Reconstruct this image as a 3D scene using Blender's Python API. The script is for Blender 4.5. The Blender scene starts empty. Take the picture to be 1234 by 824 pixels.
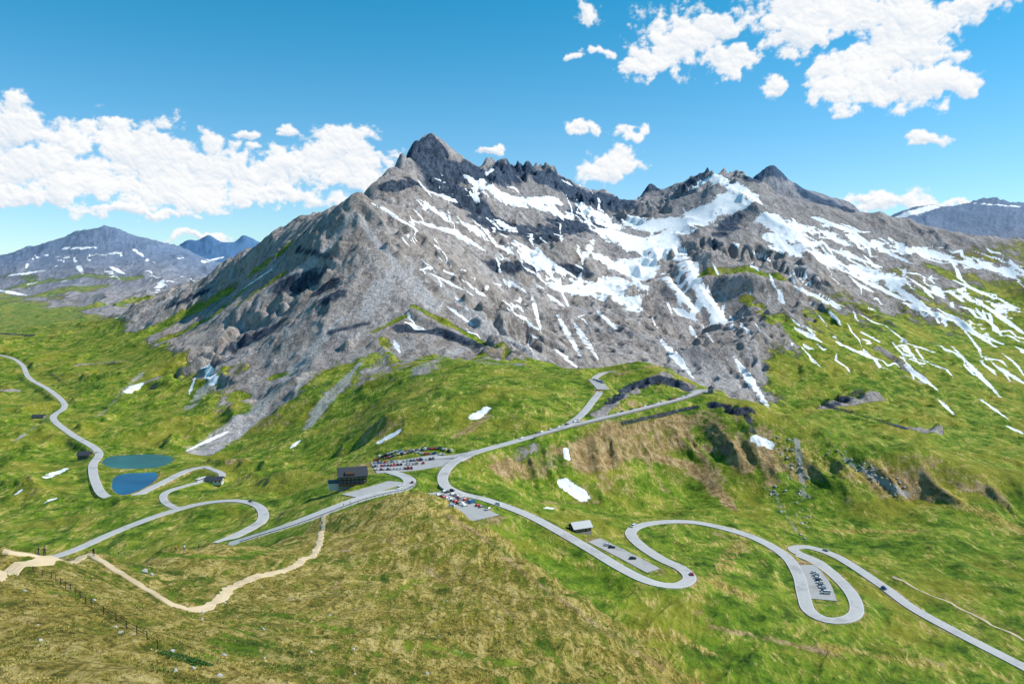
import bpy, bmesh, math, random, time
import numpy as np
from mathutils import Vector, Matrix
T0=time.time()
random.seed(4); rng=np.random.default_rng(7)
scene=bpy.context.scene; COL=scene.collection
F=968.0; PITCH=math.radians(4.84)
cp,sp=math.cos(PITCH),math.sin(PITCH)
# ---------------------------------------------------------------- camera
cam=bpy.data.cameras.new('camera'); co=bpy.data.objects.new('camera',cam); COL.objects.link(co)
cam.sensor_width=36; cam.lens=36*F/1234; cam.clip_start=1; cam.clip_end=60000
co.rotation_euler=(math.pi/2-PITCH,0,0); co.location=(0,0,0)
scene.camera=co
# ---------------------------------------------------------------- survey helpers
def uv(px,py):
    y=F*cp+(412-py)*sp; z=-F*sp+(412-py)*cp
    return (px-617)/y, z/y
def P(px,py,Y):
    u,v=uv(px,py); return (u*Y,Y,v*Y)
def PZ(px,py,Z):
    u,v=uv(px,py); Y=Z/v; return (u*Y,Y,Z)
def W(px,Y,Z): return ((px-617)/F*Y,Y,Z)
# ---------------------------------------------------------------- noise
_perm=rng.permutation(256).astype(np.int32); _ang=np.linspace(0,2*np.pi,256,endpoint=False); _gx=np.cos(_ang).astype(np.float32); _gy=np.sin(_ang).astype(np.float32)
def pn(x,y,seed=0):
    x=x.astype(np.float32)+seed*17.31; y=y.astype(np.float32)+seed*9.77
    xf=np.floor(x); yf=np.floor(y); xi=xf.astype(np.int32); yi=yf.astype(np.int32); x=x-xf; y=y-yf
    sx=x*x*x*(x*(x*6-15)+10); sy=y*y*y*(y*(y*6-15)+10)
    a=_perm[xi&255]; b=_perm[(xi+1)&255]
    h00=_perm[(a+yi)&255];h10=_perm[(b+yi)&255];h01=_perm[(a+yi+1)&255];h11=_perm[(b+yi+1)&255]
    n00=_gx[h00]*x+_gy[h00]*y; n10=_gx[h10]*(x-1)+_gy[h10]*y
    n01=_gx[h01]*x+_gy[h01]*(y-1); n11=_gx[h11]*(x-1)+_gy[h11]*(y-1)
    return ((n00+(n10-n00)*sx)*(1-sy)+(n01+(n11-n01)*sx)*sy)*1.5
def fbm(x,y,o,seed=0,g=.5):
    s=0;a=1;f=1;t=0
    for i in range(o):
        s=s+a*pn(x*f,y*f,seed+i); t+=a; a*=g; f*=2.03
    return s/t
def ridged(x,y,o,seed=0,g=.5):
    s=0;a=1;f=1;t=0;w=1
    for i in range(o):
        n=1-np.abs(pn(x*f,y*f,seed+i))*1.6; n=n*n*w; w=np.clip(n*1.6,0,1)
        s=s+a*n; t+=a; a*=g; f*=2.07
    return s/t
def sst(a,b,x):
    t=np.clip((x-a)/(b-a),0,1); return t*t*(3-2*t)
# ---------------------------------------------------------------- roads (surveyed centre lines)
def Z3(l): return [PZ(*p) for p in l]
ROADS={}
ROADS['valley_road']=(7.5,Z3([(600,537,-141),(570,546,-142),(548,556,-143),(535,570,-145),(536,584,-147),(555,594,-149),(590,603,-152),(640,622,-156),(700,655,-161),(750,685,-165),(785,701,-167),(815,705,-169),(831,697,-170),(822,685,-171),(795,672,-172),(770,655,-173),(760,641,-174),(775,632,-175),(810,628,-176),(850,631,-177),(905,646,-179),(945,668,-181),(962,692,-183),(968,715,-184),(975,735,-185.2),(995,746,-186),(1018,746,-186.5),(1032,737,-187),(1028,718,-187.3),(1010,697,-187.6),(985,678,-187.8),(962,668,-188)]))
ROADS['lower_road']=(7.0,Z3([(1008,694,-187.6),(985,676,-187.9),(962,666,-188),(956,660,-188.2),(975,659,-188.4),(1010,671,-189),(1060,703,-190.5),(1100,732,-192),(1160,765,-194),(1234,803,-197),(1330,855,-200)]))
ROADS['ridge_road']=(8.0,Z3([(520,552,-144.5),(560,547,-142.6),(600,537,-141),(640,526,-138),(680,515,-135),(720,505,-132),(770,493,-129),(820,480,-126),(848,470,-123)]))
ROADS['summit_road']=(7.0,Z3([(678,515,-135),(700,500,-130),(715,482,-125),(725,467,-119),(717,456,-115),(728,449,-112),(742,447,-110)]))
ROADS['hairpin_road']=(8.5,Z3([(470,568,-145),(488,574,-143),(494,581,-141),(484,589,-139),(460,594,-137.5),(430,602,-137),(400,613,-138),(350,632,-142),(300,648,-148),(275,656,-151)]))
ROADS['meadow_road']=(7.0,Z3([(262,654,-158),(290,642,-160),(316,626,-163),(312,610,-167),(285,603,-170),(240,607,-173),(190,621,-176),(140,640,-179),(85,664,-182),(30,680,-184)]))
ROADS['lake_road']=(8.5,Z3([(-80,418,-192),(0,428,-195),(25,438,-197),(35,455,-199),(60,470,-201),(78,488,-203),(64,503,-203),(85,522,-203.5),(118,543,-203.5),(112,560,-202.5),(115,580,-201.5),(128,598,-200),(160,597,-199),(192,583,-199),(225,567,-198),(248,562,-197)]))
ROADS['lake_link_road']=(6.0,Z3([(248,562,-197),(268,572,-191),(238,581,-188),(202,592,-186),(198,603,-183),(214,612,-179),(236,608,-174)]))
LOTS={}
LOTS['lodge_car_park']=(36,Z3([(450,563,-145),(490,560,-145),(540,552,-144.6)]))
LOTS['roadside_car_park']=(22,Z3([(530,592,-148.5),(552,608,-149.3),(585,624,-150.5)]))
LOTS['hut_car_park']=(11,Z3([(716,650,-163.5),(752,668,-166.5),(788,687,-169)]))
LOTS['bend_car_park']=(15,Z3([(968,680,-184),(984,700,-185.2),(992,722,-186)]))
LOTS['hairpin_terrace']=(13,Z3([(420,597,-138),(450,589,-139),(478,580,-141)]))
LOTS['summit_car_park']=(13,Z3([(716,457,-115),(722,463,-116.5),(727,469,-119)]))
LOTS['viewpoint_terrace']=(16,Z3([(838,473,-124),(848,470,-123),(858,470,-123)]))
def catmull(pts,step):
    pts=[np.array(p,float) for p in pts]; pts=[2*pts[0]-pts[1]]+pts+[2*pts[-1]-pts[-2]]; out=[]
    for i in range(1,len(pts)-2):
        p0,p1,p2,p3=pts[i-1:i+3]; n=max(2,int(np.linalg.norm(p2-p1)/step))
        for k in range(n):
            t=k/n; out.append(.5*((2*p1)+(-p0+p2)*t+(2*p0-5*p1+4*p2-p3)*t*t+(-p0+3*p1-3*p2+p3)*t**3))
    out.append(pts[-2]); return np.array(out)
SAMP={k:(w,catmull(p,3.0)) for k,(w,p) in list(ROADS.items())+list(LOTS.items())}
LAKEZ=-205.0
LAKES={'lower_lake':[(134,584),(139,573),(160,567),(185,565),(192,571),(184,582),(168,591),(148,597),(136,592)],
       'upper_lake':[(122,557),(132,550),(155,548),(185,547),(207,550),(208,556),(192,563),(165,565),(135,564)]}
LAKEP={k:np.array([PZ(x,y,LAKEZ)[:2] for x,y in v]) for k,v in LAKES.items()}
# ---------------------------------------------------------------- relief control points
C=[]
for w,p in ROADS.values(): C+=list(catmull(p,22)[::1])
for w,p in LOTS.values(): C+=list(p)
for v in LAKEP.values(): C+=[(a,b,LAKEZ+.5) for a,b in v]
def add(l): C.extend(P(*p) for p in l)
def addz(l): C.extend(PZ(*p) for p in l)
def addw(l): C.extend(W(*p) for p in l)
for px in (-200,150,617,1000,1434): addw([(px,14,-14),(px,35,-23-(px>800)*8)])
add([(-150,824,60),(0,824,62),(150,824,66),(300,824,76),(450,824,90),(600,824,108),(750,824,138),(850,824,165),(950,900,155),(1050,960,145),(1234,1050,135),(1430,1100,130)])
EDGE=[(500,591,440),(515,595,425),(530,601,410),(545,609,392),(560,618,370),(580,631,338),(600,645,310),(625,664,284),(650,685,260),(675,703,241),(700,719,225),(730,740,209),(760,760,195),(800,788,180),(850,822,168)]
add(EDGE); addw([(a+(6 if a>540 else 2),c*1.12,P(a,b,c)[2]-c*.095) for a,b,c in EDGE[2:]])
addw([(1000,230,-160),(1234,230,-165),(1430,230,-168),(850,240,-152),(760,275,-156),(700,320,-158),(640,365,-156),(590,410,-149),(545,455,-142)])
add([(-150,640,105),(0,657,125),(50,664,135),(110,664,160),(200,658,195),(250,655,215),(290,655,235),(0,690,118),(100,674,148),(160,705,140),(215,733,138),(245,735,142),(280,705,172),(330,685,200),(375,670,232),(388,640,300),(345,648,290),(395,620,400),
 (500,650,310),(500,700,210),(450,650,290),(440,700,200),(600,740,170),(400,750,135),(100,750,88),(300,770,105),(440,612,415),(480,600,435)])
addw([(-180,180,-105),(0,220,-128),(100,300,-145),(200,330,-138),(290,345,-142),(-180,320,-170)])
addz([(0,640,-186),(0,600,-198),(-150,600,-200),(0,520,-209),(0,470,-208),(-150,500,-209),(50,620,-190),(300,580,-184),(350,560,-183),(340,590,-172),(250,560,-196),(375,600,-160),(385,575,-162),(60,560,-203),(420,590,-146),
 (640,590,-168),(640,556,-153),(700,600,-179),(700,553,-156),(720,551,-157),(760,600,-186),(760,544,-157),(840,612,-189),(820,532,-158),(820,590,-190),(870,540,-160),(900,541,-159),(900,600,-191),(950,555,-164),(1000,566,-169),(1000,625,-195),(1050,580,-172),(1100,600,-184),(1234,620,-189),(1234,700,-192),(1100,660,-191),(1000,645,-192),(930,625,-189),(1430,680,-195),
 (870,475,-124),(900,489,-127),(950,503,-135),(1000,517,-143),(1050,531,-149),(1100,545,-152),(1170,562,-160),(1234,578,-168),(1430,610,-182),
 (745,441,-106),(780,437,-103),(805,442,-108),(832,459,-118),(790,470,-122),(700,445,-110),(650,443,-112),(600,440,-110),(560,437,-108),
 (640,500,-128),(600,510,-134),(560,520,-136),(500,520,-141),(450,530,-158),(400,545,-182),(460,500,-134),(520,470,-118),(470,545,-150),
 (900,750,-180),(1000,800,-186),(1234,824,-197),(1100,800,-192),(860,720,-173),(1000,715,-186.5),(800,740,-170),(640,650,-160),(700,690,-166),(900,690,-178),(1150,720,-190)])
addw([(870,1000,-190),(950,950,-230),(1000,940,-240),(1100,900,-250),(1234,850,-262),(1430,850,-275),(700,1150,-168),(780,1080,-178),(830,1080,-188),(650,1250,-160)])
add([(600,400,1250),(640,430,1150),(575,360,1400),(545,330,1500),(522,313,1540),(500,298,1580),(480,280,1620),(460,262,1660),(445,249,1680),(430,232,1700),(417,244,1730),(405,252,1760),(385,262,1800),(350,285,1900),(320,295,2000),(300,307,2080),(270,325,2200),(235,345,2300),(200,358,2400),(150,385,2450),
 (400,345,1380),(430,300,1540),(350,380,1350),(370,330,1600),(350,450,1100),(300,470,1150),(280,520,1000),(240,540,930),(230,400,1750),(300,400,1450),(200,450,1350),(200,500,1080),(150,430,1650),(150,480,1230),(100,430,1800),(100,410,2150),(60,402,2400),(450,400,1200),(500,400,1180),(500,440,1000),(450,470,980),(520,360,1350),(420,500,900),(290,350,2000),(250,380,1900),
 (605,350,2050),(575,325,2050),(545,298,2080),(510,272,2150),(480,254,2150),(455,246,2100),(650,400,1750)])
SKY1=[(445,224,2350),(458,212,2430),(470,199,2500),(483,187,2620),(495,175,2750),(507,165,2830),(515,159,2850),(525,165,2870),(540,176,2900),(560,190,2950),(580,186,3000),(600,187,3050),(640,190,3100),(665,205,3150),(700,217,3200),(730,226,3250),(755,240,3250),(785,214,3300),(800,223,3300),(815,216,3300),(835,205,3150),(850,201,3100),(890,207,3050),(915,220,3000),(940,235,2950),(980,243,2900),(1020,250,2850),(1080,268,2750),(1130,278,2700),(1180,288,2600),(1234,303,2500),(1430,330,2400)]
add(SKY1); add([(a,335,c+650) for a,b,c in SKY1[::2]]); add([(a,b+30,c+150) for a,b,c in SKY1[1:28]]); add([(848,222,3000),(785,235,3210)])
add([(400,300,2350),(330,335,2700),(250,372,3000)])
add([(515,235,2550),(500,205,2680),(540,215,2680),(560,250,2500),(600,260,2550),(650,270,2600),(690,275,2650),(720,262,2900),(760,270,2900),(800,282,2750),(745,310,2520),(770,330,2350),(735,350,2200),(680,345,2150),(640,330,2150),(620,300,2300),(700,390,1900),(760,400,1800),(820,400,1850),(850,440,1600),(780,430,1650),(720,430,1600),(700,300,2400),(620,225,2850),(680,230,2950),
 (830,260,2850),(850,300,2350),(900,320,2100),(930,370,1850),(920,420,1650),(940,470,1480),(950,497,1380),(870,380,2000),(900,260,2700),(950,290,2500),(1000,320,2350),(1050,360,2150),(1000,400,1800),(1000,450,1550),(1050,500,1350),(1100,400,1900),(1150,350,2200),(1200,400,2000),(1234,350,2250),(1150,450,1600),(1234,450,1650),(1200,520,1300),(1100,520,1250),(1234,555,1150),(1430,450,1700),(1430,560,1150),(1100,310,2500)])
SKY2=[(-200,322,5200),(-80,316,5200),(0,310,5300),(20,306,5300),(35,300,5300),(60,288,5400),(80,284,5400),(100,278,5500),(125,272,5500),(145,276,5500),(160,283,5500),(190,288,5500),(215,298,5400),(235,306,5300),(260,318,5200),(300,330,5200),(350,345,5200)]
add(SKY2); add([(a,338,7000) for a,b,c in SKY2[::2]])
add([(0,350,4200),(60,330,4400),(120,320,4500),(180,330,4300),(100,365,3700),(180,352,3500),(0,375,3400),(60,385,3100),(130,378,2900),(0,402,2600),(-180,380,3400),(-180,420,2300),(240,350,3900)])
add([(190,312,9500),(215,298,9500),(228,286,9500),(238,293,9500),(250,279,9500),(265,292,9500),(278,297,9500),(292,282,9500),(312,292,9500),(340,303,9500)])
add([(890,232,4200),(905,212,4200),(918,203,4200),(930,194,4200),(942,205,4200),(955,218,4200),(985,233,4200),(1020,244,4200),(930,240,4450),(915,225,4100),(945,228,4100)])
add([(930,310,5000),(860,310,4500)])
add([(1045,276,5500),(1062,270,5500),(1075,260,5500),(1100,248,5500),(1120,244,5500),(1140,247,5500),(1165,242,5500),(1195,238,5500),(1234,246,5500),(1430,250,5500),(1100,300,4500),(1230,310,4300)])
add([(a,330,7500) for a in (1050,1150,1250,1430)])
addw([(px,y,-20) for px in (450,620,800) for y in (4800,7000)]+[(px,14500,-100) for px in (-200,0,200,400,600,800,1000,1200,1430)]+[(px,11500,0) for px in (0,200,350)])
C=np.array(C,float)
cu=C[:,0]/C[:,1]; cl=np.log(C[:,1]); cv=C[:,2]/C[:,1]
key=np.unique(np.round(np.stack([cu,cl],1)/.004).astype(int),axis=0,return_index=True)[1]
cu,cl,cv=cu[key],cl[key],cv[key]; n=len(cu)
C0=.006
def ker(du,dl): return -np.sqrt(du*du+dl*dl+C0*C0)
A=np.zeros((n+3,n+3)); A[:n,:n]=ker(cu[:,None]-cu[None],cl[:,None]-cl[None])+np.eye(n)*.0007
Pm=np.stack([np.ones(n),cu,cl],1); A[:n,n:]=Pm; A[n:,:n]=Pm.T
sol=np.linalg.solve(A,np.concatenate([cv,np.zeros(3)]))
# ---------------------------------------------------------------- grid
NC=1151
U=np.linspace(-.80,.80,NC)
segs=[(14,60,30),(60,300,270),(300,1000,450),(1000,4500,640),(4500,14500,120)]
Lr=np.concatenate([np.linspace(math.log(a),math.log(b),k,endpoint=False) for a,b,k in segs]+[[math.log(14500)]])
NR=len(Lr)
Uc=U[::2]; Lc=np.append(Lr[::2],Lr[-1]) if (NR-1)%2 else Lr[::2]
Vc=np.zeros((len(Lc),len(Uc)),np.float32)
w32=sol[:n].astype(np.float32)
du=(Uc[None,:].astype(np.float32)-cu[:,None].astype(np.float32))**2
for j in range(len(Lc)):
    dl=(np.float32(Lc[j])-cl.astype(np.float32))**2+C0*C0
    Vc[j]=-(w32@np.sqrt(du+dl[:,None]))
Vc+= (sol[n]+sol[n+1]*Uc[None]+sol[n+2]*Lc[:,None]).astype(np.float32)
tmp=np.stack([np.interp(U,Uc,r) for r in Vc])
V=np.empty((NR,NC),np.float32)
for i in range(NC): V[:,i]=np.interp(Lr,Lc,tmp[:,i])
Yr=np.exp(Lr); Yg=np.repeat(Yr[:,None],NC,1).astype(np.float32); Xg=(U[None]*Yr[:,None]).astype(np.float32)
Zb=V*Yg
print('rbf',n,NR,NC,time.time()-T0)
def col_i(u): return int(round((u-U[0])/(U[1]-U[0])))
CUR=[V,Zb]
def hit(px,py,VV=None):
    VV=CUR[0] if VV is None else VV
    u,v=uv(px,py); i=min(max(col_i(u),0),NC-1)
    c=VV[60:,i]>=v
    j=int(np.argmax(c)); 
    if not c[j]: return None
    j+=60
    v0,v1=VV[j-1,i],VV[j,i]; t=0 if v1==v0 else (v-v0)/(v1-v0); t=min(max(t,0),1)
    Y=math.exp(Lr[j-1]+(Lr[j]-Lr[j-1])*t); return (u*Y,Y,v*Y)
def window(X,Y,r):
    j0=np.searchsorted(Yr,Y-r); j1=np.searchsorted(Yr,Y+r)+1
    i0=max(col_i((X-r)/Y)-3,0); i1=min(col_i((X+r)/Y)+4,NC)
    return slice(max(j0,0),min(j1,NR)),slice(i0,max(i1,i0))
def stroke(Q,r_px,pts,k=1.8,taper=False):
    r0=r_px if isinstance(r_px,(tuple,list)) else (r_px,r_px)
    sm=[]
    if len(pts)==1: pts=pts*2
    for (a,b),(c,d) in zip(pts[:-1],pts[1:]):
        m=max(1,int(math.hypot(c-a,d-b)/(min(r0)*.55))); sm+=[(a+(c-a)*t/m,b+(d-b)*t/m) for t in range(m)]
    sm.append(pts[-1]); Zc=CUR[1]; N_=max(1,len(sm)-1)
    for q,(a,b) in enumerate(sm):
        h=hit(a,b)
        if h is None: continue
        t=q/N_; X,Y,Z_=h; r=(r0[0]+(r0[1]-r0[0])*t)*Y/F
        if taper and N_>4: r*=.35+.75*math.sin(math.pi*(t*.9+.05))
        s=window(X,Y,r*k)
        if s[0].stop<=s[0].start or s[1].stop<=s[1].start: continue
        d=np.sqrt((Xg[s]-X)**2+(Yg[s]-Y)**2+(Zc[s]-Z_)**2)/r
        Q[s]=np.minimum(Q[s],d)
# ---------------------------------------------------------------- ground cover
PXg=(U[None]*np.ones((NR,1)))*F+617
n_cov=fbm(Xg/170,Yg/170,5,3,.6); n_fin=fbm(Xg/28,Yg/28,4,7,.6)
lim=np.interp(PXg,[-200,40,100,150,200,250,300,380,560,880,930,1000,1100,1234],[4200,4100,3300,2200,1550,1260,1090,1050,1050,970,1550,1950,2150,2450]).astype(np.float32)
wid=np.interp(PXg,[-200,150,300,880,1000,1234],[.25,.15,.12,.08,.30,.34]).astype(np.float32)
zero=lambda:np.zeros((NR,NC),np.float32)
PAINT=[
('grass',0,22,[(640,425),(600,385),(540,345),(480,380),(420,420)]),
('grass',1,(24,30),[(400,520),(450,488),(520,465),(600,455),(690,452)]),
('grass',.85,18,[(440,470),(520,430),(570,435)]),('grass',.8,9,[(600,425),(560,400),(500,370)]),('grass',.8,10,[(560,440),(600,415)]),
('grass',.95,(28,12),[(110,430),(190,395),(260,360),(320,318),(350,292)]),('grass',.8,14,[(300,345),(250,385),(200,410)]),
('grass',0,14,[(240,352),(210,362)]),('dark',1,12,[(250,350),(205,368)]),
('grass',0,26,[(430,260),(380,300),(350,350),(330,400),(340,440)]),('grass',0,26,[(450,300),(420,370),(400,420),(340,480)]),
('grass',0,18,[(350,470),(290,515),(245,545)]),
('scree',1,(10,28),[(410,385),(360,440),(300,505),(250,540)]),('scree',1,(9,18),[(440,430),(400,475),(370,515)]),('scree',.9,10,[(500,445),(560,420)]),('scree',.95,16,[(470,330),(440,380)]),('scree',1,(5,16),[(430,260),(470,310),(520,370)]),('scree',.9,(6,16),[(300,400),(260,450),(230,490)]),('scree',.9,14,[(560,380),(600,400),(650,430)]),('scree',.9,(6,14),[(425,255),(395,300),(330,350)]),('scree',.8,8,[(520,330),(560,370),(610,400)]),
('grass',.95,16,[(290,478),(270,500)]),('grass',.95,12,[(240,490),(215,515)]),('grass',.85,11,[(330,455),(350,450)]),('grass',.8,8,[(340,330),(290,365)]),('grass',.85,10,[(420,470),(390,500)]),('grass',.8,8,[(460,410),(480,440)]),('grass',.8,8,[(370,490),(340,520)]),('grass',.75,8,[(490,380),(450,400)]),
('scree',.8,8,[(170,450),(120,500)]),('grass',.2,7,[(190,455),(150,470)]),('grass',.2,4,[(90,440),(150,435)]),('grass',.1,5,[(0,470),(20,470)]),('dark',.8,4,[(0,402),(40,404)]),('scree',.7,5,[(60,500),(20,530)]),('dark',.6,4,[(60,450),(90,470)]),
('dark',1,20,[(345,345),(385,335),(400,355)]),('dark',.95,20,[(290,415),(330,395)]),('dark',.9,10,[(480,395),(535,402),(580,415)]),('dark',.7,11,[(400,400),(440,390)]),('dark',.6,8,[(360,300),(400,310)]),('dark',.6,9,[(250,440),(290,430)]),
('grass',0,8,[(470,395),(540,403),(600,425)]),
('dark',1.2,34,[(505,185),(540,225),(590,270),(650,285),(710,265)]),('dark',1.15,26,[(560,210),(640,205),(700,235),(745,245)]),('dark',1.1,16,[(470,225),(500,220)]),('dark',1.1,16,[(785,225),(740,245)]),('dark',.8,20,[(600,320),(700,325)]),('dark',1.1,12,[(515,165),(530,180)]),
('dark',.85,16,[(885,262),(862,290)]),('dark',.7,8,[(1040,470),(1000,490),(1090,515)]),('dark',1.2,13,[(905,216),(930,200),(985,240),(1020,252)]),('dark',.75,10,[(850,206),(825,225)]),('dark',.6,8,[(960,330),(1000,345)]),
('scree',.6,26,[(700,395),(760,400),(840,430),(890,465)]),('dark',.4,26,[(700,400),(760,400),(840,430)]),
('grass',1,(15,12),[(850,330),(900,325),(940,335)]),('grass',.95,16,[(940,385),(985,430),(1030,460)]),('grass',1,22,[(960,470),(1030,470),(1110,500)]),('grass',1,26,[(960,505),(1100,530),(1234,545)]),('grass',1,20,[(1110,470),(1170,500),(1234,520)]),('grass',.95,16,[(1150,425),(1200,460)]),('grass',.9,14,[(1180,350),(1234,370)]),('grass',.9,16,[(1090,400),(1140,430)]),('grass',.95,14,[(1000,380),(1060,410)]),('grass',.9,12,[(1200,410),(1234,430)]),('grass',.9,12,[(900,360),(930,385)]),('grass',.75,11,[(1120,320),(1170,345)]),
('grass',0,10,[(990,490),(1060,480)]),('grass',0,8,[(1090,515),(1130,520)]),('scree',.6,16,[(900,400),(920,460)]),('scree',.6,12,[(1060,440),(1120,465)]),('grass',.2,9,[(1060,420),(1110,455)]),
('grass',.9,20,[(60,352),(120,345)]),('grass',1,14,[(0,385),(100,372),(180,360)]),('grass',.85,14,[(20,345),(100,332),(160,335)]),
('soil',.8,18,[(600,566),(680,542),(750,524)]),('soil',.85,(20,8),[(700,560),(760,545),(830,560),(880,610)]),('soil',.85,20,[(740,520),(850,500),(900,560)]),('soil',1,4,[(825,515),(850,560),(885,615)]),('soil',.75,12,[(920,520),(930,580)]),('soil',.7,12,[(780,560),(800,590)]),('soil',.6,9,[(850,540),(870,580)]),('soil',.45,14,[(960,545),(1060,590)]),('dry',.6,14,[(940,540),(1050,580)]),
('grass',.1,10,[(720,500),(760,472),(800,450),(832,466)]),('dark',1.3,12,[(735,485),(765,464),(795,458),(826,464)]),('dark',1.1,8,[(858,488),(902,497)]),('dark',.9,4,[(750,510),(840,490)]),('dark',.7,6,[(900,500),(908,520)]),('soil',.8,4,[(740,452),(790,440),(826,455)]),
('scree',1,5,[(960,530),(970,600)]),('scree',.9,7,[(1020,555),(1090,595)]),('scree',.8,4,[(930,590),(960,640)]),
('soil',.7,7,[(650,605),(720,605)]),('soil',.55,9,[(990,665),(1060,690)]),('soil',.7,9,[(860,755),(930,770),(1010,790)]),('soil',.6,5,[(1120,710),(1234,765)]),('dry',.7,12,[(700,760),(800,765),(880,790)]),('dry',.7,8,[(1000,640),(1100,640)]),('soil',.6,4,[(1080,780),(1160,810)]),('soil',.5,6,[(840,740),(900,700)]),
('dry',.8,12,[(900,640),(860,700),(900,720)]),('dry',.7,12,[(1000,780),(1120,800)]),('dry',.7,14,[(1050,560),(1150,600),(1234,640)]),('dry',.0,10,[(600,635),(660,675),(730,715),(800,745),(880,790)]),
('soil',.6,10,[(545,530),(590,500)]),('soil',.6,6,[(860,640),(960,700)]),
('dry',.05,(9,12),[(170,668),(290,672),(350,655)]),('dry',.15,10,[(60,712),(130,720)]),('dry',.2,24,[(250,790),(330,740),(420,760)]),('dry',.3,16,[(520,780),(620,800)]),('dry',.3,12,[(470,720),(520,690)]),('dry',1,14,[(420,640),(500,610)]),('soil',.5,14,[(0,760),(60,740)]),('soil',.6,12,[(420,650),(400,720)]),('soil',.4,14,[(100,800),(160,740)]),('soil',.8,7,[(540,622),(580,646),(640,697),(740,768),(800,805)]),('soil',.6,8,[(470,650),(560,720)]),('soil',.5,7,[(560,690),(650,770)]),
('soil',.8,7,[(0,690),(60,672),(120,676)]),('soil',.75,6,[(130,680),(215,733),(280,708),(375,672),(388,635)]),('dark',.5,5,[(500,640),(580,720)]),('dark',.5,5,[(560,720),(700,800)]),('soil',.6,10,[(0,665),(30,668)])]
edgeY=np.interp(PXg,[-200,290,395,500,530,560,600,650,700,760,800,850,950,1050,1234,1434],[160,260,430,455,425,384,322,270,234,203,187,175,161,150,140,135]).astype(np.float32)
fg0=(1-sst(.99,1.05,Yg/edgeY+n_fin*.03)).astype(np.float32)
def cover():
    L={'grass':(1-sst(1-wid,1+wid,Yg/lim+n_cov*.28)).astype(np.float32),'scree':zero(),'soil':zero(),'dark':zero(),'dry':(fg0*.70+.31*(1-fg0)).astype(np.float32)}
    for layer,val,r,pts in PAINT:
        Q=np.full((NR,NC),9,np.float32); stroke(Q,r,pts)
        w=np.clip((1.2-Q+(n_cov*.6+n_fin*.4))/.8,0,1)*(Q<1.8); a=L[layer]
        if layer=='dry' and val==.0: w=w*(1-fg0)
        a+=((val-a)*w).astype(np.float32)
    return L
L=cover()
BOWL=[(20,[(735,282),(775,300)]),(17,[(712,252),(740,280)]),(20,[(765,318),(745,342)]),(12,[(745,340),(700,352),(672,346)]),(11,[(735,352),(765,372)]),(13,[(795,288),(845,258),(875,240)]),(9,[(862,214),(905,236)]),(5,[(830,230),(855,215)]),(9,[(815,300),(845,350),(872,390)]),(7,[(800,330),(835,370)]),(16,[(790,300),(770,340)]),(8,[(860,250),(895,250)]),(14,[(925,262),(965,290)]),(14,[(800,270),(840,268)]),(10,[(720,310),(745,320)]),(12,[(760,268),(790,275)])]
SN=BOWL+[(7,[(940,300),(990,292)]),(9,[(930,285),(945,300)]),(5,[(980,262),(1030,280)]),(9,[(575,222),(620,242),(668,242)]),(5,[(560,212),(600,235)]),(7,[(514,230),(548,242)]),(3,[(595,200),(585,212)]),(5,[(497,266),(548,280),(585,303)]),(3,[(448,245),(482,262)]),(3,[(470,258),(500,275)]),(7,[(598,265),(622,280)]),(4,[(620,290),(660,315),(695,335)]),(3,[(640,352),(652,400)]),(4,[(672,380),(700,430)]),(4,[(692,390),(720,432)]),(3,[(610,370),(645,395)]),(4,[(668,420),(695,442)]),(3,[(555,335),(592,362)]),(3,[(520,330),(560,350)]),(3,[(540,370),(570,392)]),
(5,[(885,430),(925,490)]),(4,[(793,405),(835,455)]),(5,[(812,372),(830,382)]),(5,[(715,290),(705,310)]),(4,[(700,330),(690,350)]),(4,[(660,355),(680,370)]),(3,[(720,375),(745,398)]),
(4,[(1000,300),(1062,322)]),(4,[(1008,322),(1090,362)]),(4,[(1060,332),(1130,382)]),(4,[(1140,312),(1225,330)]),(4,[(1130,372),(1200,418)]),(3.5,[(1148,418),(1205,478)]),(4,[(1178,362),(1234,402)]),(3,[(1200,440),(1234,462)]),(5,[(958,345),(1012,372)]),(4,[(1030,340),(1052,352)]),(5,[(1090,365),(1160,390)]),(3,[(1038,400),(1060,412)]),(4,[(958,395),(990,412)]),(3,[(1008,412),(1050,432)]),(4,[(1150,338),(1200,360)]),(3,[(1213,513),(1232,522)]),(2.5,[(1130,480),(1150,500)]),(4,[(900,300),(930,315)]),(3,[(1060,300),(1100,318)]),(3,[(1090,440),(1130,470)]),(2.5,[(1180,480),(1215,505)]),
(7,[(250,440),(258,458)]),(2,[(235,455),(228,475)]),(2,[(328,324),(290,350)]),(6,[(152,472),(170,462)]),(3,[(225,543),(275,520)]),(7,[(462,530),(476,522)]),(6,[(572,502),(587,492)]),(7,[(58,574),(75,567)]),(5,[(188,352),(196,338)]),(6,[(245,316),(268,310)]),(3,[(65,300),(122,298)]),(3,[(10,332),(55,326)]),(3,[(140,383),(150,380)]),(3,[(0,350),(32,356)]),(3,[(130,320),(150,330)]),(3,[(90,312),(100,330)]),(3,[(160,300),(175,310)]),(3,[(40,312),(60,306)]),
(9,[(680,583),(702,598)]),(4,[(682,542),(684,552)]),(7,[(912,528),(926,535)]),(3,[(55,605),(68,600)]),(3,[(18,596),(26,590)]),(3,[(350,540),(362,530)]),(9,[(1080,262),(1125,249)]),(3,[(1160,244),(1230,249)]),(3,[(475,410),(482,425)]),(3,[(655,612),(668,612)])]
def wig(a,b,c,d,k=3):
    out=[]
    for i in range(k+1):
        t=i/k; out.append((a+(c-a)*t+random.gauss(0,2.2)*(0<i<k),b+(d-b)*t+random.gauss(0,2.2)*(0<i<k)))
    return out
ST=[]
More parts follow.
